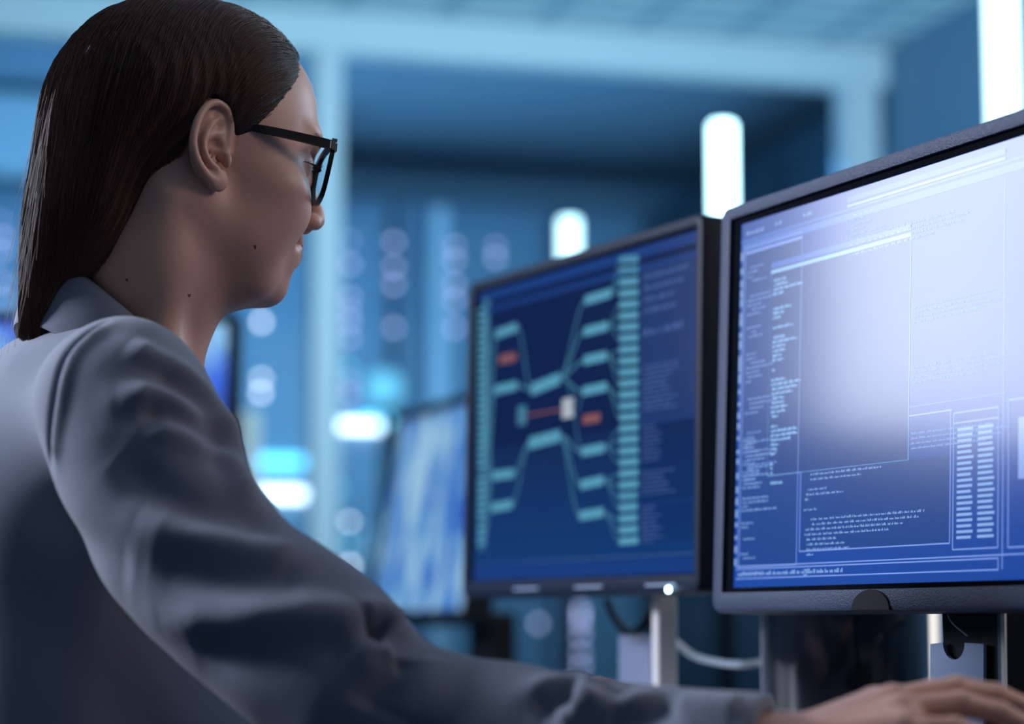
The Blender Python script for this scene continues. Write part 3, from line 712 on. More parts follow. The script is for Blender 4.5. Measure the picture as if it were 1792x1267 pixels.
def head(q):
    s = q.copy(); s[:, 1] = np.abs(q[:, 1])
    d = ell(q, (-.010, 0, .050), (.100, .0745, .086))
    d = smin(d, ell(q, (.030, 0, .060), (.0655, .062, .070)), .03)
    d = smin(d, ell(q, (.040, 0, -.005), (.054, .056, .075)), .03)
    d = smin(d, ell(q, (.048, 0, -.052), (.046, .043, .046)), .02)
    d = smin(d, cone(s, (-.004, .050, -.030), (.055, .024, -.078), .0175, .0165), .022)
    d = smin(d, ell(q, (.0755, 0, -.0800), (.0165, .019, .0155)), .012)
    d = smin(d, ell(s, (.060, .046, -.006), (.026, .021, .019)), .018)
    d = smin(d, ell(s, (.0735, .0350, -.0240), (.0185, .0170, .0170)), .020)
    d = smin(d, ell(s, (.046, .040, -.036), (.030, .0205, .032)), .02)      # raised cheek of the smile
    d = smin(d, ell(s, (.0850, .020, .046), (.0135, .024, .0085)), .016)
    d = smax(d, -ell(s, (.0985, .0330, .0215), (.0135, .0175, .0120)), .014)      # sockets
    d = smin(d, sph(s, EYC, .0138), .004)
    d = smax(d, -ell(s, (.0930, .0340, .0190), (.0045, .0135, .0011)), .0015)     # eyelid slit
    d = smin(d, ell(q, (.0790, 0, -.048), (.0205, .0270, .0235)), .014)           # muzzle
    # nose
    d = smin(d, chain(q, [(.0915, 0, .034), (.0985, 0, .014), (.1095, 0, -.006)], [.0058, .0062, .0068], .006), .012)
    d = smin(d, sph(q, (.1105, 0, -.0145), .0086), .006)
    d = smin(d, ell(s, (.1035, .0105, -.0190), (.0095, .0062, .0070)), .005)
    d = smin(d, cone(q, (.104, 0, -.0235), (.094, 0, -.0265), .0045, .005), .004)
    d = smax(d, -ell(s, (.1065, .0060, -.0265), (.0052, .0028, .0048)), .003)
    # lips, corners lifted
    zz = q[:, 2] - s[:, 1] * .22 - s[:, 1] ** 2 * 4
    m = np.stack([q[:, 0] + s[:, 1] ** 2 * 22, q[:, 1], zz], 1)
    d = smin(d, ell(m, (.0925, 0, -.0440), (.0068, .024, .0050)), .004)
    d = smin(d, ell(m, (.0915, 0, -.0545), (.0068, .021, .0054)), .004)
    d = smax(d, -ell(m, (.0995, 0, -.0495), (.0070, .0235, .0007)), .0015)
    d = smax(d, -ell(s, (.0905, .029, -.0415), (.0075, .0030, .0045)), .008)      # corner dimple
    d = smax(d, -ell(q, (.1005, 0, -.0665), (.0100, .014, .0042)), .008)          # under the lower lip
    e = ear(q); d = smin(d, e, .0035)
    mir = q * np.array([1, -1, 1]); far = q[:, 1] > .05
    if far.any(): d = d.copy(); d[far] = smin(d[far], ear(mir[far]), .0035)
    return d
# body joints in world
S_R = P(214, 706, 1.68); M_R = P(330, 955, 1.64); E_R = P(608, 1210, 1.59); F_R = P(900, 1286, 1.55); W_R = P(1352, 1328, 1.47)
NB = P(205, 690, 1.90); S_L = NB - RT * .165 + V3(0, 0, -.01) + FW * .03
E_L = bd(.08, -.22, .79); W_L = bd(.27, .02, .763)
HIPC = bd(-.22, .0, .56); CH = NB + V3(0, 0, -.13) - FW * .005
TM = np.stack([FW, -RT, V3(0, 0, 1)], 1)
def torso(p, c, r): return ell(p, c, r, TM)
def hand_pts(Wp, h, s, n, kn, lens, spread, curl):
    out = []
    for i in range(4):
        base = Wp + h * kn[i][0] + s * kn[i][1] + n * kn[i][2]; d = h * math.cos(spread[i]) + s * math.sin(spread[i]); pts = [base]; a = curl[i][0]
        for j, L in enumerate(lens[i]):
            pts.append(pts[-1] + (d * math.cos(a) - n * math.sin(a)) * L); a += curl[i][j + 1] if j + 1 < len(curl[i]) else 0
        out.append(pts)
    return out
def unit(v): return v / np.linalg.norm(v)
def make_hand(Wp, tgt, side, lift):
    h = unit(tgt - Wp); s = unit(np.cross(h, V3(0, 0, 1))) * side; n = unit(np.cross(s, h)) * side
    s = unit(s - n * .12 * 1); n = unit(np.cross(s, h) * side)
    kn = [(.088, -.030, .004), (.092, -.010, .0075), (.087, .011, .006), (.079, .031, .0)]
    F_ = hand_pts(Wp, h, s, n, kn, [(.043, .025, .020), (.047, .029, .021), (.043, .027, .021), (.034, .021, .018)], (-.08, -.02, .05, .12),
                  [(lift, .30, .2), (lift, .32, .2), (lift + .05, .35, .2), (lift + .15, .35, .2)])
    T_ = [Wp + h * .022 - s * .026 - n * .008, Wp + h * .056 - s * .050 - n * .018, Wp + h * .082 - s * .058 - n * .024, Wp + h * .106 - s * .055 - n * .028]
    return h, s, n, kn, F_, T_
def hand_sdf(p, Wp, H_):
    h, s, n, kn, F_, T_ = H_
    d = cone(p, Wp - h * .03, Wp + h * .012, .0255, .0255)
    R = np.stack([h, s, n], 1)
    q = (p - Wp) @ R; q = np.stack([q[:, 0], q[:, 1], q[:, 2] * 1.7], 1)
    pm = smin(cone(q, (.01, -.010, 0), (.080, -.017, .004), .027, .026), cone(q, (.01, .008, 0), (.074, .017, 0), .024, .024), .012) * .75
    d = smin(d, pm, .014)
    d = smin(d, chain(p, T_, [.017, .0125, .0100, .0085], .006), .012)
    rs = [(.0098, .0086, .0076, .0066), (.0100, .0088, .0078, .0068), (.0096, .0084, .0075, .0066), (.0086, .0075, .0067, .0060)]
    fd = None
    for i, pts in enumerate(F_):
        c_ = chain(p, pts, rs[i], .003)
        c_ = smin(c_, cone(p, Wp + h * .03 + s * kn[i][1] * .45 + n * .012, pts[0], .006, .0088), .006)
        fd = c_ if fd is None else np.minimum(fd, c_)
        d = smin(d, sph(p, pts[0] + n * .0005, .0105), .004)
    return smin(d, fd, .005)
KNR = P(1640, 1232, 1.495); HRt = make_hand(W_R, KNR, 1, .12)
HLt = make_hand(W_L, W_L + FW * .1 + V3(0, 0, .012) - RT * .005, -1, .30)
def body_no_hands(p):
    d = chain(p, [fH(-.026, 0, -.015), fH(-.024, 0, -.075), P(226, 585, 1.865), NB], [.056, .0525, .0540, .062], .03)
    # windpipe front and neck muscle
    d = smin(d, cone(p, fH(.020, 0, -.088), P(277, 620, 1.84), .020, .022), .03)
    d = smin(d, cone(p, fH(-.030, -.052, -.035), P(290, 640, 1.80), .013, .012), .02)
    d = smin(d, chain(p, [S_R, NB + V3(0, 0, -.03), S_L], [.042, .055, .042], .04), .05)
    d = smin(d, torso(p, CH + V3(0, 0, -.08), (.088, .135, .17)), .04)
    d = smin(d, torso(p, (CH + HIPC) / 2 + V3(0, 0, -.06), (.080, .120, .20)), .05)
    d = smin(d, torso(p, HIPC, (.105, .155, .11)), .05)
    d = smin(d, chain(p, [S_R, M_R, E_R, F_R, W_R], [.042, .038, .034, .030, .025], .015), .02); d = smin(d, chain(p, [S_L, E_L, W_L], [.042, .036, .025], .015), .02)
    for sg_ in (-1, 1):
        hp = HIPC + RT * .09 * sg_ + V3(0, 0, -.01); kn = hp + FW * .42 + RT * .03 * sg_ + V3(0, 0, .0); an = kn + FW * .04 + V3(0, 0, -.45)
        d = smin(d, chain(p, [hp, kn, an], [.080, .056, .038], .03), .04)
        d = smin(d, cone(p, an + V3(0, 0, -.045) - FW * .03, an + FW * .15 + V3(0, 0, -.055), .032, .024), .02)
    return d
def body(p):
    d = body_no_hands(p)
    q = toH(p); near = (np.abs(q) < .22).all(1)
    if near.any(): d = d.copy(); d[near] = smin(d[near], head(q[near]), .024)
    for Wp, H_ in ((W_R, HRt), (W_L, HLt)):
        nr = ln(p - Wp) < .26
        if nr.any(): d = d.copy(); d[nr] = smin(d[nr], hand_sdf(p[nr], Wp, H_), .012)
    return d
import time; T0 = time.time()
v, f = mesh_sdf(body, (-.75, 1.3, -.01), (.50, 2.25, 1.40), .0032, 1)
# finer on the head and hands: one more split there is costly, so the whole mesh carries one split only
skin = mat('skin', (.60, .335, .240), .46, sss=.12, spec=.45)
nt = skin.node_tree; b = nt.nodes['Principled BSDF']
def noise_bump(nt, b, scale, st, dist, detail=3):
    tc = nt.nodes.new('ShaderNodeTexCoord'); n = nt.nodes.new('ShaderNodeTexNoise'); bp = nt.nodes.new('ShaderNodeBump'); n.inputs['Scale'].default_value = scale; n.inputs['Detail'].default_value = detail
    bp.inputs['Strength'].default_value = st; bp.inputs['Distance'].default_value = dist
    nt.links.new(tc.outputs['Object'], n.inputs['Vector']); nt.links.new(n.outputs['Fac'], bp.inputs['Height']); nt.links.new(bp.outputs['Normal'], b.inputs['Normal'])
noise_bump(nt, b, 900, .25, .0004)
lip = mat('lip_skin', (.40, .16, .16), .5, sss=.15); noise_bump(lip.node_tree, lip.node_tree.nodes['Principled BSDF'], 500, .2, .0004)
fcn = toH(v[f].mean(1)); sy = np.abs(fcn[:, 1])
zl = fcn[:, 2] - sy * .22 - sy ** 2 * 4; xl = fcn[:, 0] + sy ** 2 * 22
up = 1 - ((fcn[:, 1] / .0235) ** 2 + ((zl + .0445) / .0052) ** 2); lo_ = 1 - ((fcn[:, 1] / .021) ** 2 + ((zl + .0545) / .0062) ** 2)
mi = ((np.maximum(up, lo_) > 0) & (xl > .090)).astype(int)
mole = mat('mole', (.10, .045, .03), .5)
for mx_, my_ in ((446, 432), (331, 517), (222, 491)):
    dd_ = ray(mx_, my_); pc = v[f].mean(1); t_ = (pc - CAM) @ dd_ / (dd_ @ dd_); off = ln(pc - CAM - t_[:, None] * dd_); near = (off < .0013) & (pc[:, 1] < 1.88)
    mi[near] = 2
person = np_mesh('person', v, f, [skin, lip, mole], None, True, mi)
tag(person, 'person in grey blazer and black glasses, seated in profile, hand on the desk', 'person')
print('body', len(v), time.time() - T0)

# eyes, brows, lashes
for sy_ in (-1, 1):
    c_ = fH(EYC[0] + .0006, EYC[1] * sy_, EYC[2] - .0006)
    e_ = MB().lathe([(.001, -.0128)] + [(.0128 * math.sin(a), -.0128 * math.cos(a)) for a in np.linspace(.2, PI - .2, 14)] + [(.001, .0128)], tuple(c_), 20).build('eye', mat('eye_white', (.75, .75, .78), .15, coat=.5), person, True)
mh = mat('hair_brow', (.02, .014, .012), .5)
bw = MB()
for sy_ in (-1, 1):
    for i in range(90):
        t = i / 89; y = .011 + .033 * t; z = .0425 + .0035 * math.sin(t * 2.2) - .002 * t + random.uniform(-.0016, .0016); x0_ = .0990 - 4.5 * (y - .008) ** 2 * 2.2
        a_ = V3(x0_, y * sy_, z); b_ = a_ + V3(-.0012, .0050 * sy_, .0012 + .0015 * (1 - t))
        q = project(body, np.stack([fromH(a_), fromH((a_ + b_) / 2), fromH(b_)]), 4, .01)
        bw.tube([tuple(k_) for k_ in q], [.00022, .0002, .00005], 4)
bw.build('eyebrows', mh, person, True)
ls = MB()
for sy_ in (-1, 1):
    for i in range(34):
        t = i / 33; y = .020 + .026 * t; x0_ = EYC[0] + math.sqrt(max(.0141 ** 2 - (y - EYC[1]) ** 2, 1e-7)); p0 = V3(x0_, y * sy_, EYC[2] - .001)
        p1 = p0 + V3(.0045, (y - EYC[1]) * .25 * sy_, -.0008); p2 = p1 + V3(.0030, (y - EYC[1]) * .2 * sy_, .0026)
        ls.tube([tuple(fromH(k_)) for k_ in (p0, p1, p2)], [.00025, .0002, .00005], 4)
ls.build('eyelashes', mh, person, True)
er = MB(); ec = earP(.0065, -.0195, .002)
er.tube([tuple(fromH(ec + V3(.0030 * math.cos(a), -.0045 * abs(math.sin(a / 2)) , .0042 * math.sin(a)))) for a in np.linspace(0, 2 * PI, 22)], .00055, 6)
er.build('earring', mat('gold', (.9, .68, .36), .2, metal=1), person, True)

# ---- hair: shell and strands
SIDE = [(.0745, .185), (.0745, .112), (.068, .085), (.056, .066), (.046, .050), (.036, .036), (.030, .026), (.018, .0200), (.011, .019), (.006, .030), (.0, .043), (-.012, .047), (-.021, .038), (-.027, .022), (-.030, .004), (-.034, -.016), (-.042, -.040),
        (-.054, -.062), (-.066, -.084), (-.082, -.106), (-.096, -.135), (-.104, -.165), (-.125, -.165), (-.20, -.12), (-.20, .185)]
def hair_vol(q):
    d = ell(q, (-.012, 0, .056), (.103, .0800, .0935)); d = smin(d, ell(q, (-.045, 0, .056), (.074, .0765, .075)), .02)
    d = smin(d, ell(q, (.018, 0, .066), (.072, .0705, .076)), .02)
    fall = ell(q, (-.079, .005, -.022), (.042, .068, .088)); fall = smin(fall, ell(q, (-.106, .018, -.075), (.0160, .034, .095)), .03)
    d = smin(d, fall, .035)
    return d
def hair_f(p):
    q = toH(p) if False else p
    d = hair_vol(q); m = poly2(q[:, 0], q[:, 2], SIDE)
    d = smax(d, m, .010)
    inner = ell(q, (-.010, 0, .050), (.092, .068, .078))       # leave the head inside free
    return smax(d, -inner, .01)
def hair_w(p): return hair_f(toH(p))
v, f = mesh_sdf(hair_w, (-.45, 1.68, .98), (-.12, 2.02, 1.38), .0045, 1)
mhair = mat('hair', (.014, .0085, .007), .5, spec=.25)
nt = mhair.node_tree; b = nt.nodes['Principled BSDF']
tc = nt.nodes.new('ShaderNodeTexCoord'); mp = nt.nodes.new('ShaderNodeMapping'); n_ = nt.nodes.new('ShaderNodeTexNoise'); mp.inputs['Scale'].default_value = (300, 300, 6)
bp = nt.nodes.new('ShaderNodeBump'); bp.inputs['Strength'].default_value = .6; bp.inputs['Distance'].default_value = .002
nt.links.new(tc.outputs['Object'], mp.inputs[0]); nt.links.new(mp.outputs[0], n_.inputs[0]); nt.links.new(n_.outputs['Fac'], bp.inputs['Height']); nt.links.new(bp.outputs['Normal'], b.inputs['Normal'])
hair = np_mesh('hair', v, f, [mhair], person)
# strands follow the shell downwards and backwards
hv = toH(v); NS = 6500
gN = grad(hair_f, hv); gN /= np.maximum(ln(gN)[:, None], 1e-6)
outer = np.abs(hair_vol(hv)) < .004
cand = np.where(outer)[0]
wgt = np.where(hv[cand, 2] > .03, 1.6, .8) * np.where(hv[cand, 1] < .02, 1.3, .5); roots = hv[RNG.choice(cand, NS, p=wgt / wgt.sum())]
pos = roots.copy(); off = RNG.uniform(-.0010, .0014, NS); ph = RNG.uniform(-1, 1, (NS, 3)); path = [pos.copy()]; alive = np.ones(NS, bool); length = RNG.integers(14, 34, NS); ends = np.full(NS, 36)
def shell(q): return hair_vol(q)
for st in range(36):
    fr = np.clip((pos[:, 0] + .005) / .05, 0, 1); top = np.clip((pos[:, 2] - .10) / .035, 0, 1)
    dr = np.stack([-(.18 + .95 * fr) - .5 * top, np.where(pos[:, 1] < .018, -1., 1.) * top * .8, -(1.0 - .25 * fr) - 0 * top], 1)
    clump = np.sin(pos[:, [1]] * 240 + pos[:, [0]] * 90) * .05
    dr = dr + ph * .05 + clump * np.array([1, 0, 0])
    g_ = grad(shell, pos, 1e-3); g_ /= np.maximum(ln(g_)[:, None], 1e-6)
    dr = dr - (dr * g_).sum(1)[:, None] * g_; dr /= np.maximum(ln(dr)[:, None], 1e-6)
    pos = pos + dr * .0085; g_ = grad(shell, pos, 1e-3); g_ /= np.maximum(ln(g_)[:, None], 1e-6)
    cl = .0008 * np.sin(pos[:, 1] * 700 + pos[:, 0] * 500)
    pos = pos - (shell(pos) - off - cl)[:, None] * g_
    outm = poly2(pos[:, 0], pos[:, 2], SIDE) > .002 + .004 * ph[:, 0]
    newly = (outm | (st > length)) & (ends == 36); ends[newly] = st
    path.append(pos.copy())
path = np.stack(path, 1)     # NS, 37, 3
vs = []; fs = []; base = 0
for k_ in range(3): pass
for i in range(NS):
    n = ends[i]
    if n < 5: continue
    pt = path[i, :n]; t_ = np.gradient(pt, axis=0); t_ /= np.maximum(ln(t_)[:, None], 1e-9)
    a_ = np.cross(t_, V3(.3, 1, .2)); a_ /= np.maximum(ln(a_)[:, None], 1e-9); b_ = np.cross(a_, t_)
    r_ = (.00026 * np.sqrt(np.linspace(1, .05, n)))[:, None]
    ring = np.stack([pt + r_ * (a_ * math.cos(q_) + b_ * math.sin(q_)) for q_ in (0, 2.094, 4.189)], 1).reshape(-1, 3)
    vs.append(ring); ii = np.arange(n - 1)[:, None] * 3 + base
    for k_ in range(3): fs.append(np.concatenate([ii + k_, ii + (k_ + 1) % 3, ii + 3 + (k_ + 1) % 3, ii + 3 + k_], 1))
    base += n * 3
mstr = mat('hair_strand', (.080, .040, .028), .38, spec=.28)
st_ = np_mesh('hair_strands', fromH(np.concatenate(vs)), np.concatenate(fs), [mstr], hair); st_['kind'] = 'stuff'
# a few loose hairs
lh = MB()
for i in range(60):
    a_ = V3(-.128 - .004 * random.random(), random.uniform(-.05, .02), random.uniform(-.10, .05)); pts = [a_]
    dx = random.uniform(-.10, .02)
    for k_ in range(8): pts.append(pts[-1] + V3(dx * .010, random.uniform(-.0008, .0008), -.010)); dx += random.uniform(-.03, .03)
    lh.tube([tuple(fromH(k_)) for k_ in pts], .00012, 3)
for i in range(50):
    a_ = V3(random.uniform(-.03, .07), random.uniform(-.05, .01), 0); a_[2] = .150 - (a_[0] - .0) ** 2 * 6; q = project(shell, a_[None], 5, .02)[0]; pts = [q - V3(0, 0, .001)]
    for k_ in range(5): pts.append(pts[-1] + V3(-.005, random.uniform(-.001, .001), .0018 - .0008 * k_))
    lh.tube([tuple(fromH(k_)) for k_ in pts], .00012, 3)
lh.build('loose_hairs', mstr, hair, True)['kind'] = 'stuff'
print('hair', time.time() - T0)

# ---- glasses
gx = thing('eyeglasses', 'black-framed eyeglasses worn by the seated person', 'glasses')
M_gf = mat('frame_acetate', (.005, .005, .006), .28, spec=.35)
def lensloop(sy_, grow=0, x=.0):
    # rounded trapezoid outline in the plane across the face
    o_ = [(.010, .026), (.020, .0345), (.045, .0365), (.064, .0345), (.0675, .024), (.064, .006), (.055, -.004), (.038, -.0075), (.021, -.004), (.012, .008)]
    cx_, cz_ = .039, .012; pts = []
    for y, z in o_:
        y = cx_ + (y - cx_) * (1 + grow / .028); z = cz_ + (z - cz_) * (1 + grow / .022)
        pts.append((.1055 - 2.1 * (y - .008) ** 2 - (z < 0) * 0 + .10 * (z - .034), y * sy_, z))
    return spline(pts + [pts[0]], 5)[:-1]
for sy_, nm in ((-1, 'r'), (1, 'l')):
    o_ = lensloop(sy_, .0); o1 = lensloop(sy_, .0040); n = len(o_); vs = []; fs = []
    for lp, dx in ((o_, .0018), (o1, .0018), (o1, -.0022), (o_, -.0022)):
        vs += [tuple(fromH(V3(p_[0] + dx, p_[1], p_[2]))) for p_ in lp]
    for r_ in range(4):
        for j in range(n): fs.append((r_ * n + j, r_ * n + (j + 1) % n, ((r_ + 1) % 4) * n + (j + 1) % n, ((r_ + 1) % 4) * n + j))
    MB().add(vs, fs).build('rim', M_gf, gx, True)
    ln_ = lensloop(sy_, -.0002); c_ = np.mean(ln_, 0)
    vs = [tuple(fromH(p_ + V3(.0006, 0, 0))) for p_ in ln_] + [tuple(fromH(c_ + V3(.0022, 0, 0)))] + [tuple(fromH(p_ - V3(.0006, 0, 0))) for p_ in ln_] + [tuple(fromH(c_ + V3(.0010, 0, 0)))]
    fs = [(j, (j + 1) % n, n) for j in range(n)] + [(n + 1 + (j + 1) % n, n + 1 + j, 2 * n + 1) for j in range(n)] + [(j, n + 1 + j, n + 1 + (j + 1) % n, (j + 1) % n) for j in range(n)]
    MB().add(vs, fs).build('lens', M_glass_l if 'M_glass_l' in globals() else M_glass, gx, True)
    # temple from the hinge to over the ear
    pts = [V3(.0985, .0700 * sy_, .0300), V3(.094, .0728 * sy_, .0310), V3(.070, .0740 * sy_, .0315), V3(.040, .0735 * sy_, .0318), V3(.022, .0700 * sy_, .0320), V3(.004, .0660 * sy_, .033), V3(-.012, .064 * sy_, .028), V3(-.026, .062 * sy_, .006)]
    pw = spline(pts, 5); vs = []; fs = []
    for i, p_ in enumerate(pw):
        hh = .0042 - .0016 * min(i / len(pw) * 1.6, 1); ww = .0017
        for a_, b_ in ((-ww, -hh), (ww, -hh), (ww, hh), (-ww, hh)): vs.append(tuple(fromH(p_ + V3(0, a_, b_))))
    for i in range(len(pw) - 1):
        for j in range(4): fs.append((i * 4 + j, i * 4 + (j + 1) % 4, i * 4 + 4 + (j + 1) % 4, i * 4 + 4 + j))
    fs += [(0, 1, 2, 3), tuple(len(vs) - 4 + k_ for k_ in (3, 2, 1, 0))]
    MB().add(vs, fs).build('temple', M_gf, gx)
    hg = MB(); hg.box((0, 0, 0), (.0045, .0045, .0072), Matrix.Translation(fH(.0975, .0697 * sy_, .0302)) @ Matrix(HR.tolist()).to_4x4(), .0008); hg.build('hinge', M_gf, gx)
    MB().box((0, 0, 0), (.0010, .0010, .0060), Matrix.Translation(fH(.0925, .0746 * sy_, .0308)) @ Matrix(HR.tolist()).to_4x4()).build('hinge_pin', M_silver, gx)
MB().tube([tuple(fH(.1055, y, .0265 + .004 * (1 - (y / .011) ** 2))) for y in np.linspace(-.0125, .0125, 9)], .0021, 10).build('bridge', M_gf, gx, True)

# ---- blazer
NC = P(203, 560, 1.86)        # centre of the neck opening
def colL(a, rad, dz):          # ring around the neck, a = 0 at the back, pi/2 her right
    f_ = -math.cos(a); r_ = math.sin(a)
    return NC + V3(0, 0, 0) + FW * (f_ * rad * 1.0 + .004) + RT * r_ * rad * 1.10 + V3(0, 0, dz)
ARM = spline([S_R, M_R, E_R], 4)
def sleeve_r(p):
    return smin(chain(p, ARM, list(np.linspace(.0590, .0510, len(ARM))), .02), cone(p, P(515, 1080, 1.60), P(590, 1135, 1.59), .040, .042), .03), chain(p, [P(632, 1220, 1.585), F_R, W_R - (W_R - E_R) * .05 + V3(0, 0, .003)], [.0470, .0420, .0375], .02)
def jacket(p):
    d = chain(p, [S_R + V3(0, 0, .000), NB + V3(0, 0, -.014), S_L], [.056, .066, .056], .05)
    d = smin(d, torso(p, CH + V3(0, 0, .005) - FW * .055, (.125, .170, .150)), .05)
    d = smin(d, torso(p, CH + V3(0, 0, -.14) - FW * .006, (.125, .165, .16)), .06)
    d = smin(d, torso(p, (CH + HIPC) / 2 + V3(0, 0, -.06), (.115, .150, .22)), .06)
    d = smin(d, torso(p, HIPC + V3(0, 0, -.01), (.145, .195, .13)), .06)
    d = smin(d, torso(p, NC + V3(0, 0, -.045) - FW * .014, (.076, .092, .040)), .03)
    a, b_ = sleeve_r(p)
    d = smin(d, a, .022); d2 = smin(a, b_, .022); d = smin(d, d2, .012)
    sl = chain(p, [S_L, E_L, W_L - FW * .03], [.058, .054, .036], .02); d = smin(d, sl, .022)
    # shirt-free neck opening and open cuffs, empty inside
    neck = cone(p, NC + V3(0, 0, -.02) - FW * .01, NC + V3(0, 0, .2), .064, .09); d = smax(d, -neck, .008)
    cuff = cone(p, W_R - (W_R - E_R) * .03, W_R + (W_R - E_R) * .3, .0275, .029); d = smax(d, -cuff, .003)
    ax = unit(W_R - E_R); d = smax(d, (p - (W_R - ax * .006)) @ ax, .004)
    axl = unit(W_L - E_L); nl = ln(p - W_L) < .12
    d = np.where(nl, smax(d, (p - (W_L - axl * .015)) @ axl, .004), d)
    return d
v, f = mesh_sdf(jacket, (-.78, 1.36, .38), (.26, 2.30, 1.16), .0055, 1)
# folds: crests and hollows running over the cloth, given by points found on the surface
def hit(px, py, fn=jacket, t0=1.15):
    d_ = ray(px, py); L_ = np.linalg.norm(d_); d_ = d_ / L_; t_ = t0
    for _ in range(60):
        s_ = float(fn((CAM + d_ * t_)[None])[0]); t_ += s_ * .8
        if abs(s_) < 2e-4 or t_ > 2.6: break
    return CAM + d_ * t_, t_ < 2.6
FOLDS = [  # amplitude, width, points
    (.0075, .011, [(223, 605), (268, 628), (335, 666), (379, 722), (413, 783)]), (-.0060, .010, [(262, 655), (320, 688), (365, 740), (400, 800)]),
    (.0080, .012, [(205, 698), (279, 694), (335, 716), (391, 761), (432, 835)]), (-.0060, .010, [(240, 728), (300, 734), (360, 775), (400, 835)]),
    (.0075, .011, [(250, 744), (335, 766), (402, 817), (441, 880)]), (-.0070, .017, [(200, 800), (270, 858), (340, 892), (420, 900), (490, 925)]),
    (.0060, .014, [(240, 905), (312, 928), (391, 945), (474, 962), (513, 975)]), (-.0050, .016, [(260, 985), (350, 1010), (450, 1015), (540, 1020)]),
    (.0065, .015, [(279, 1082), (391, 1085), (502, 1073), (586, 1072), (640, 1105)]), (-.0050, .018, [(330, 1130), (440, 1140), (560, 1130), (620, 1150)]),
    (-.0040, .020, [(110, 905), (160, 960), (230, 1000)]),
    (-.0045, .0035, [(184, 562), (145, 588), (112, 627), (92, 700), (86, 772), (87, 815)]), (.0030, .006, [(196, 566), (158, 592), (126, 632), (106, 704), (100, 776), (101, 812)]),
    (-.0150, .010, [(645, 1108), (660, 1103), (676, 1110)]), (.0090, .014, [(640, 1085), (668, 1078), (700, 1100)]), (.0080, .014, [(632, 1130), (655, 1150), (690, 1145)]),
    (-.008, .020, [(700, 1150), (690, 1200), (660, 1260)]), (.006, .018, [(740, 1150), (735, 1210), (720, 1262)]),
    (.0080, .010, [(920, 1214), (951, 1205), (1013, 1195), (1033, 1211), (1068, 1234), (1107, 1226), (1162, 1207)]), (.0080, .010, [(1035, 1216), (1010, 1240), (974, 1264)]),
    (-.0070, .014, [(930, 1240), (985, 1225), (1010, 1222)]), (-.0080, .016, [(1060, 1262), (1120, 1248), (1190, 1225)]), (-.006, .013, [(1040, 1196), (1100, 1205), (1150, 1195)]), (.006, .012, [(1180, 1222), (1240, 1232), (1300, 1238)]),
    ]
disp = np.zeros(len(v))
for amp, wd, pts in FOLDS:
    H_ = []
    for q_ in pts:
        h_, ok = hit(*q_)
        if ok and (not H_ or np.linalg.norm(h_ - H_[-1]) < .16): H_.append(h_)
    if len(H_) < 2: continue
    S_ = np.array(spline(H_, 4)); bb = (v > S_.min(0) - .06).all(1) & (v < S_.max(0) + .06).all(1); idx = np.where(bb)[0]; d_ = np.full(len(idx), 1e9); tt = np.zeros(len(idx)); n = len(S_)
    for i in range(n - 1):
        a_ = S_[i]; ba = S_[i + 1] - a_; t_ = np.clip(((v[idx] - a_) @ ba) / (ba @ ba), 0, 1); dd_ = ln(v[idx] - a_ - t_[:, None] * ba); m_ = dd_ < d_; d_[m_] = dd_[m_]; tt[m_] = ((i + t_) / (n - 1))[m_]
    fade = np.clip(np.minimum(tt, 1 - tt) * 5 + .25, 0, 1)
    disp[idx] += amp * 1.1 * fade * np.exp(-(d_ / wd) ** 2)
gj = grad(jacket, v, 1.5e-3); gj /= np.maximum(ln(gj)[:, None], 1e-6)
disp += .0012 * np.sin(v[:, 2] * 60 + v[:, 0] * 35) * np.sin(v[:, 1] * 48 + v[:, 0] * 20)
v = v + gj * disp[:, None]
cloth = mat('blazer_cloth', (.195, .21, .25), .85, sheen=.15, spec=.2)
nt = cloth.node_tree; b = nt.nodes['Principled BSDF']
tc = nt.nodes.new('ShaderNodeTexCoord'); w1 = nt.nodes.new('ShaderNodeTexWave'); w2 = nt.nodes.new('ShaderNodeTexWave'); w2.bands_direction = 'Z'; ad = nt.nodes.new('ShaderNodeMath'); ad.operation = 'ADD'; bp = nt.nodes.new('ShaderNodeBump')
for k_ in (w1, w2): k_.inputs['Scale'].default_value = 420; k_.inputs['Distortion'].default_value = 1.0; nt.links.new(tc.outputs['Object'], k_.inputs['Vector'])
nt.links.new(w1.outputs['Fac'], ad.inputs[0]); nt.links.new(w2.outputs['Fac'], ad.inputs[1]); bp.inputs['Strength'].default_value = .25; bp.inputs['Distance'].default_value = .0006
nt.links.new(ad.outputs[0], bp.inputs['Height']); nt.links.new(bp.outputs['Normal'], b.inputs['Normal'])
jk = np_mesh('blazer', v, f, [cloth], person)
print('jacket', len(v), time.time() - T0)
# collar: folded band around the neck
nA = 60; secs = []
for i in range(nA):
    a_ = math.radians(-58 + 150 * i / (nA - 1)); bk = (math.cos(a_) + 1) / 2      # 1 at the back
    zt = -.060 + .112 * bk ** 1.3; drop = .052 + .006 * bk; rad = .065 + .007 * (1 - bk)
    prof = [(-.002, -.035), (.0, -.012), (.001, -.003), (.0045, .0012), (.009, -.001), (.013, -.010), (.016, -drop * .6), (.022, -drop), (.0205, -drop - .0015), (.0175, -drop + .0), (.011, -drop * .62), (.0075, -.014), (.004, -.035)]
    secs.append([colL(a_, rad + r_, zt + z_) for r_, z_ in prof])
secs = np.array(secs); m_ = secs.shape[1]; vs = secs.reshape(-1, 3); fs = []
for i in range(nA - 1):
    for j in range(m_): fs.append((i * m_ + j, i * m_ + (j + 1) % m_, (i + 1) * m_ + (j + 1) % m_, (i + 1) * m_ + j))
fs.append(tuple(range(m_))); fs.append(tuple((nA - 1) * m_ + j for j in range(m_ - 1, -1, -1)))
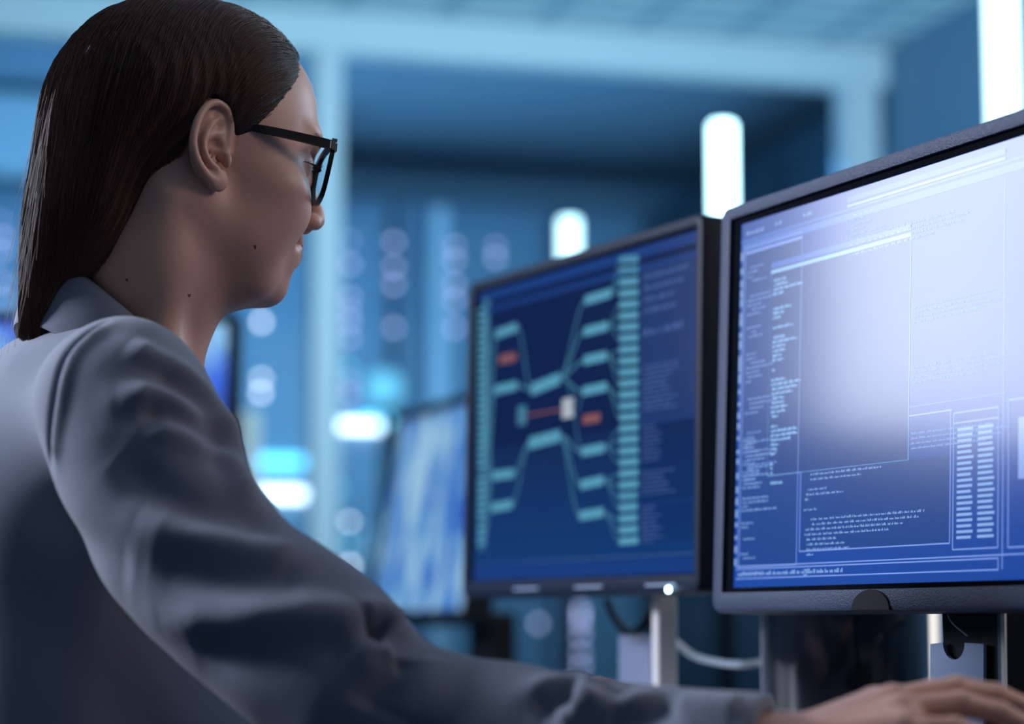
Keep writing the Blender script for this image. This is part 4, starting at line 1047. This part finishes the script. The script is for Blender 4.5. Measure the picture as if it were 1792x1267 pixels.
co = MB().add([tuple(k_) for k_ in vs], fs).build('collar', cloth, jk, 'all')
sd = co.modifiers.new('sub', 'SUBSURF'); sd.levels = 2; sd.render_levels = 2
# trousers and shoes
def trous(p):
    d = torso(p, HIPC + V3(0, 0, -.02), (.125, .175, .105))
    for sg_ in (-1, 1):
        hp = HIPC + RT * .09 * sg_ + V3(0, 0, -.01); kn = hp + FW * .42 + RT * .03 * sg_; an = kn + FW * .04 + V3(0, 0, -.43)
        d = smin(d, chain(p, [hp, kn, an], [.092, .068, .062], .03), .04)
    return smax(d, .10 - p[:, 2], .004)
v, f = mesh_sdf(trous, (-.75, 1.45, .05), (.30, 2.40, .75), .010, 0)
np_mesh('trousers', v, f, [mat('trouser_cloth', (.02, .025, .035), .8)], person)
for sg_ in (-1, 1):
    an = HIPC + RT * .12 * sg_ + FW * .46; an[2] = 0
    def shoe(p): return smax(smin(cone(p, an - FW * .045 + V3(0, 0, .045), an + FW * .03 + V3(0, 0, .045), .040, .042), cone(p, an + V3(0, 0, .035), an + FW * .16 + V3(0, 0, .028), .040, .032), .02), .003 - p[:, 2], .004)
    v, f = mesh_sdf(shoe, an - V3(.3, .3, .01), an + V3(.3, .3, .13), .008, 0)
    np_mesh('shoe', v, f, [M_black], person)

# ---- computer mouse under the hand
h, s_, n_, kn, F_, T_ = HRt
mc_ = W_R + h * .100 + s_ * .002; ms_ = thing('computer_mouse', 'dark computer mouse covered by the right hand', 'computer mouse', (mc_[0], mc_[1], DZ), math.atan2(h[1], h[0]))
def mouse(p): return smax(ell(p, (0, 0, .004), (.054, .030, .032)), .001 - p[:, 2], .003)
v, f = mesh_sdf(mouse, (-.07, -.04, -.004), (.07, .04, .05), .003, 0)
np_mesh('mouse_body', v, f, [mat('mouse_black', (.01, .011, .013), .4)], ms_)
MB().tube([(.030, 0, .0315), (.036, 0, .031)], .004, 10).build('scroll_wheel', M_silver, ms_)

# ---- office chair
cc = bd(-.24, 0, 0); ch = thing('office_chair', 'dark office chair with arm rests under the seated person', 'office chair', tuple(cc), math.radians(24))
M_ch = mat('chair_fabric', (.012, .020, .032), .8, bump=(500, .3, .0006)); M_chf = mat('chair_frame', (.01, .012, .015), .4)
MB().box((.04, 0, .43), (.50, .50, .07), None, .03).build('seat', M_ch, ch, True)
bk = MB(); R_ = Matrix.Translation((-.265, 0, .50)) @ Matrix.Rotation(math.radians(-8), 4, 'Y')
bk.box((0, 0, .20), (.045, .44, .38), R_, .02); bk.build('backrest', M_ch, ch, True)
MB().tube([(0, 0, .08), (0, 0, .40)], .028, 16).build('gas_lift', M_chf, ch, True)
MB().tube([(-.05, 0, .40), (-.20, 0, .39), (-.30, 0, .46), (-.315, 0, .62)], .018, 10).build('back_support', M_chf, ch, True)
for sg_ in (-1, 1):
    ar = MB().tube([(.02, sg_ * .25, .40), (.02, sg_ * .31, .42), (.0, sg_ * .325, .50), (.0, sg_ * .32, .64)], .014, 10).build('armrest_post', M_chf, ch, True)
    MB().box((.04, sg_ * .32, .655), (.26, .075, .03), None, .012).build('armrest_pad', M_ch, ch, True)
for k_ in range(5):
    a_ = 2 * PI * k_ / 5 + .3; e_ = (.28 * math.cos(a_), .28 * math.sin(a_))
    lg = MB().tube([(0, 0, .10), (e_[0], e_[1], .065)], [.024, .015], 10).build('leg', M_chf, ch, True)
    MB().lathe([(.026, -.011), (.028, 0), (.026, .011)], (0, 0, 0), 20, Matrix.Translation((e_[0], e_[1], .028)) @ Matrix.Rotation(a_ + PI / 2, 4, 'Z') @ Matrix.Rotation(PI / 2, 4, 'X')).build('caster', M_black, lg, True)
print('done', time.time() - T0)
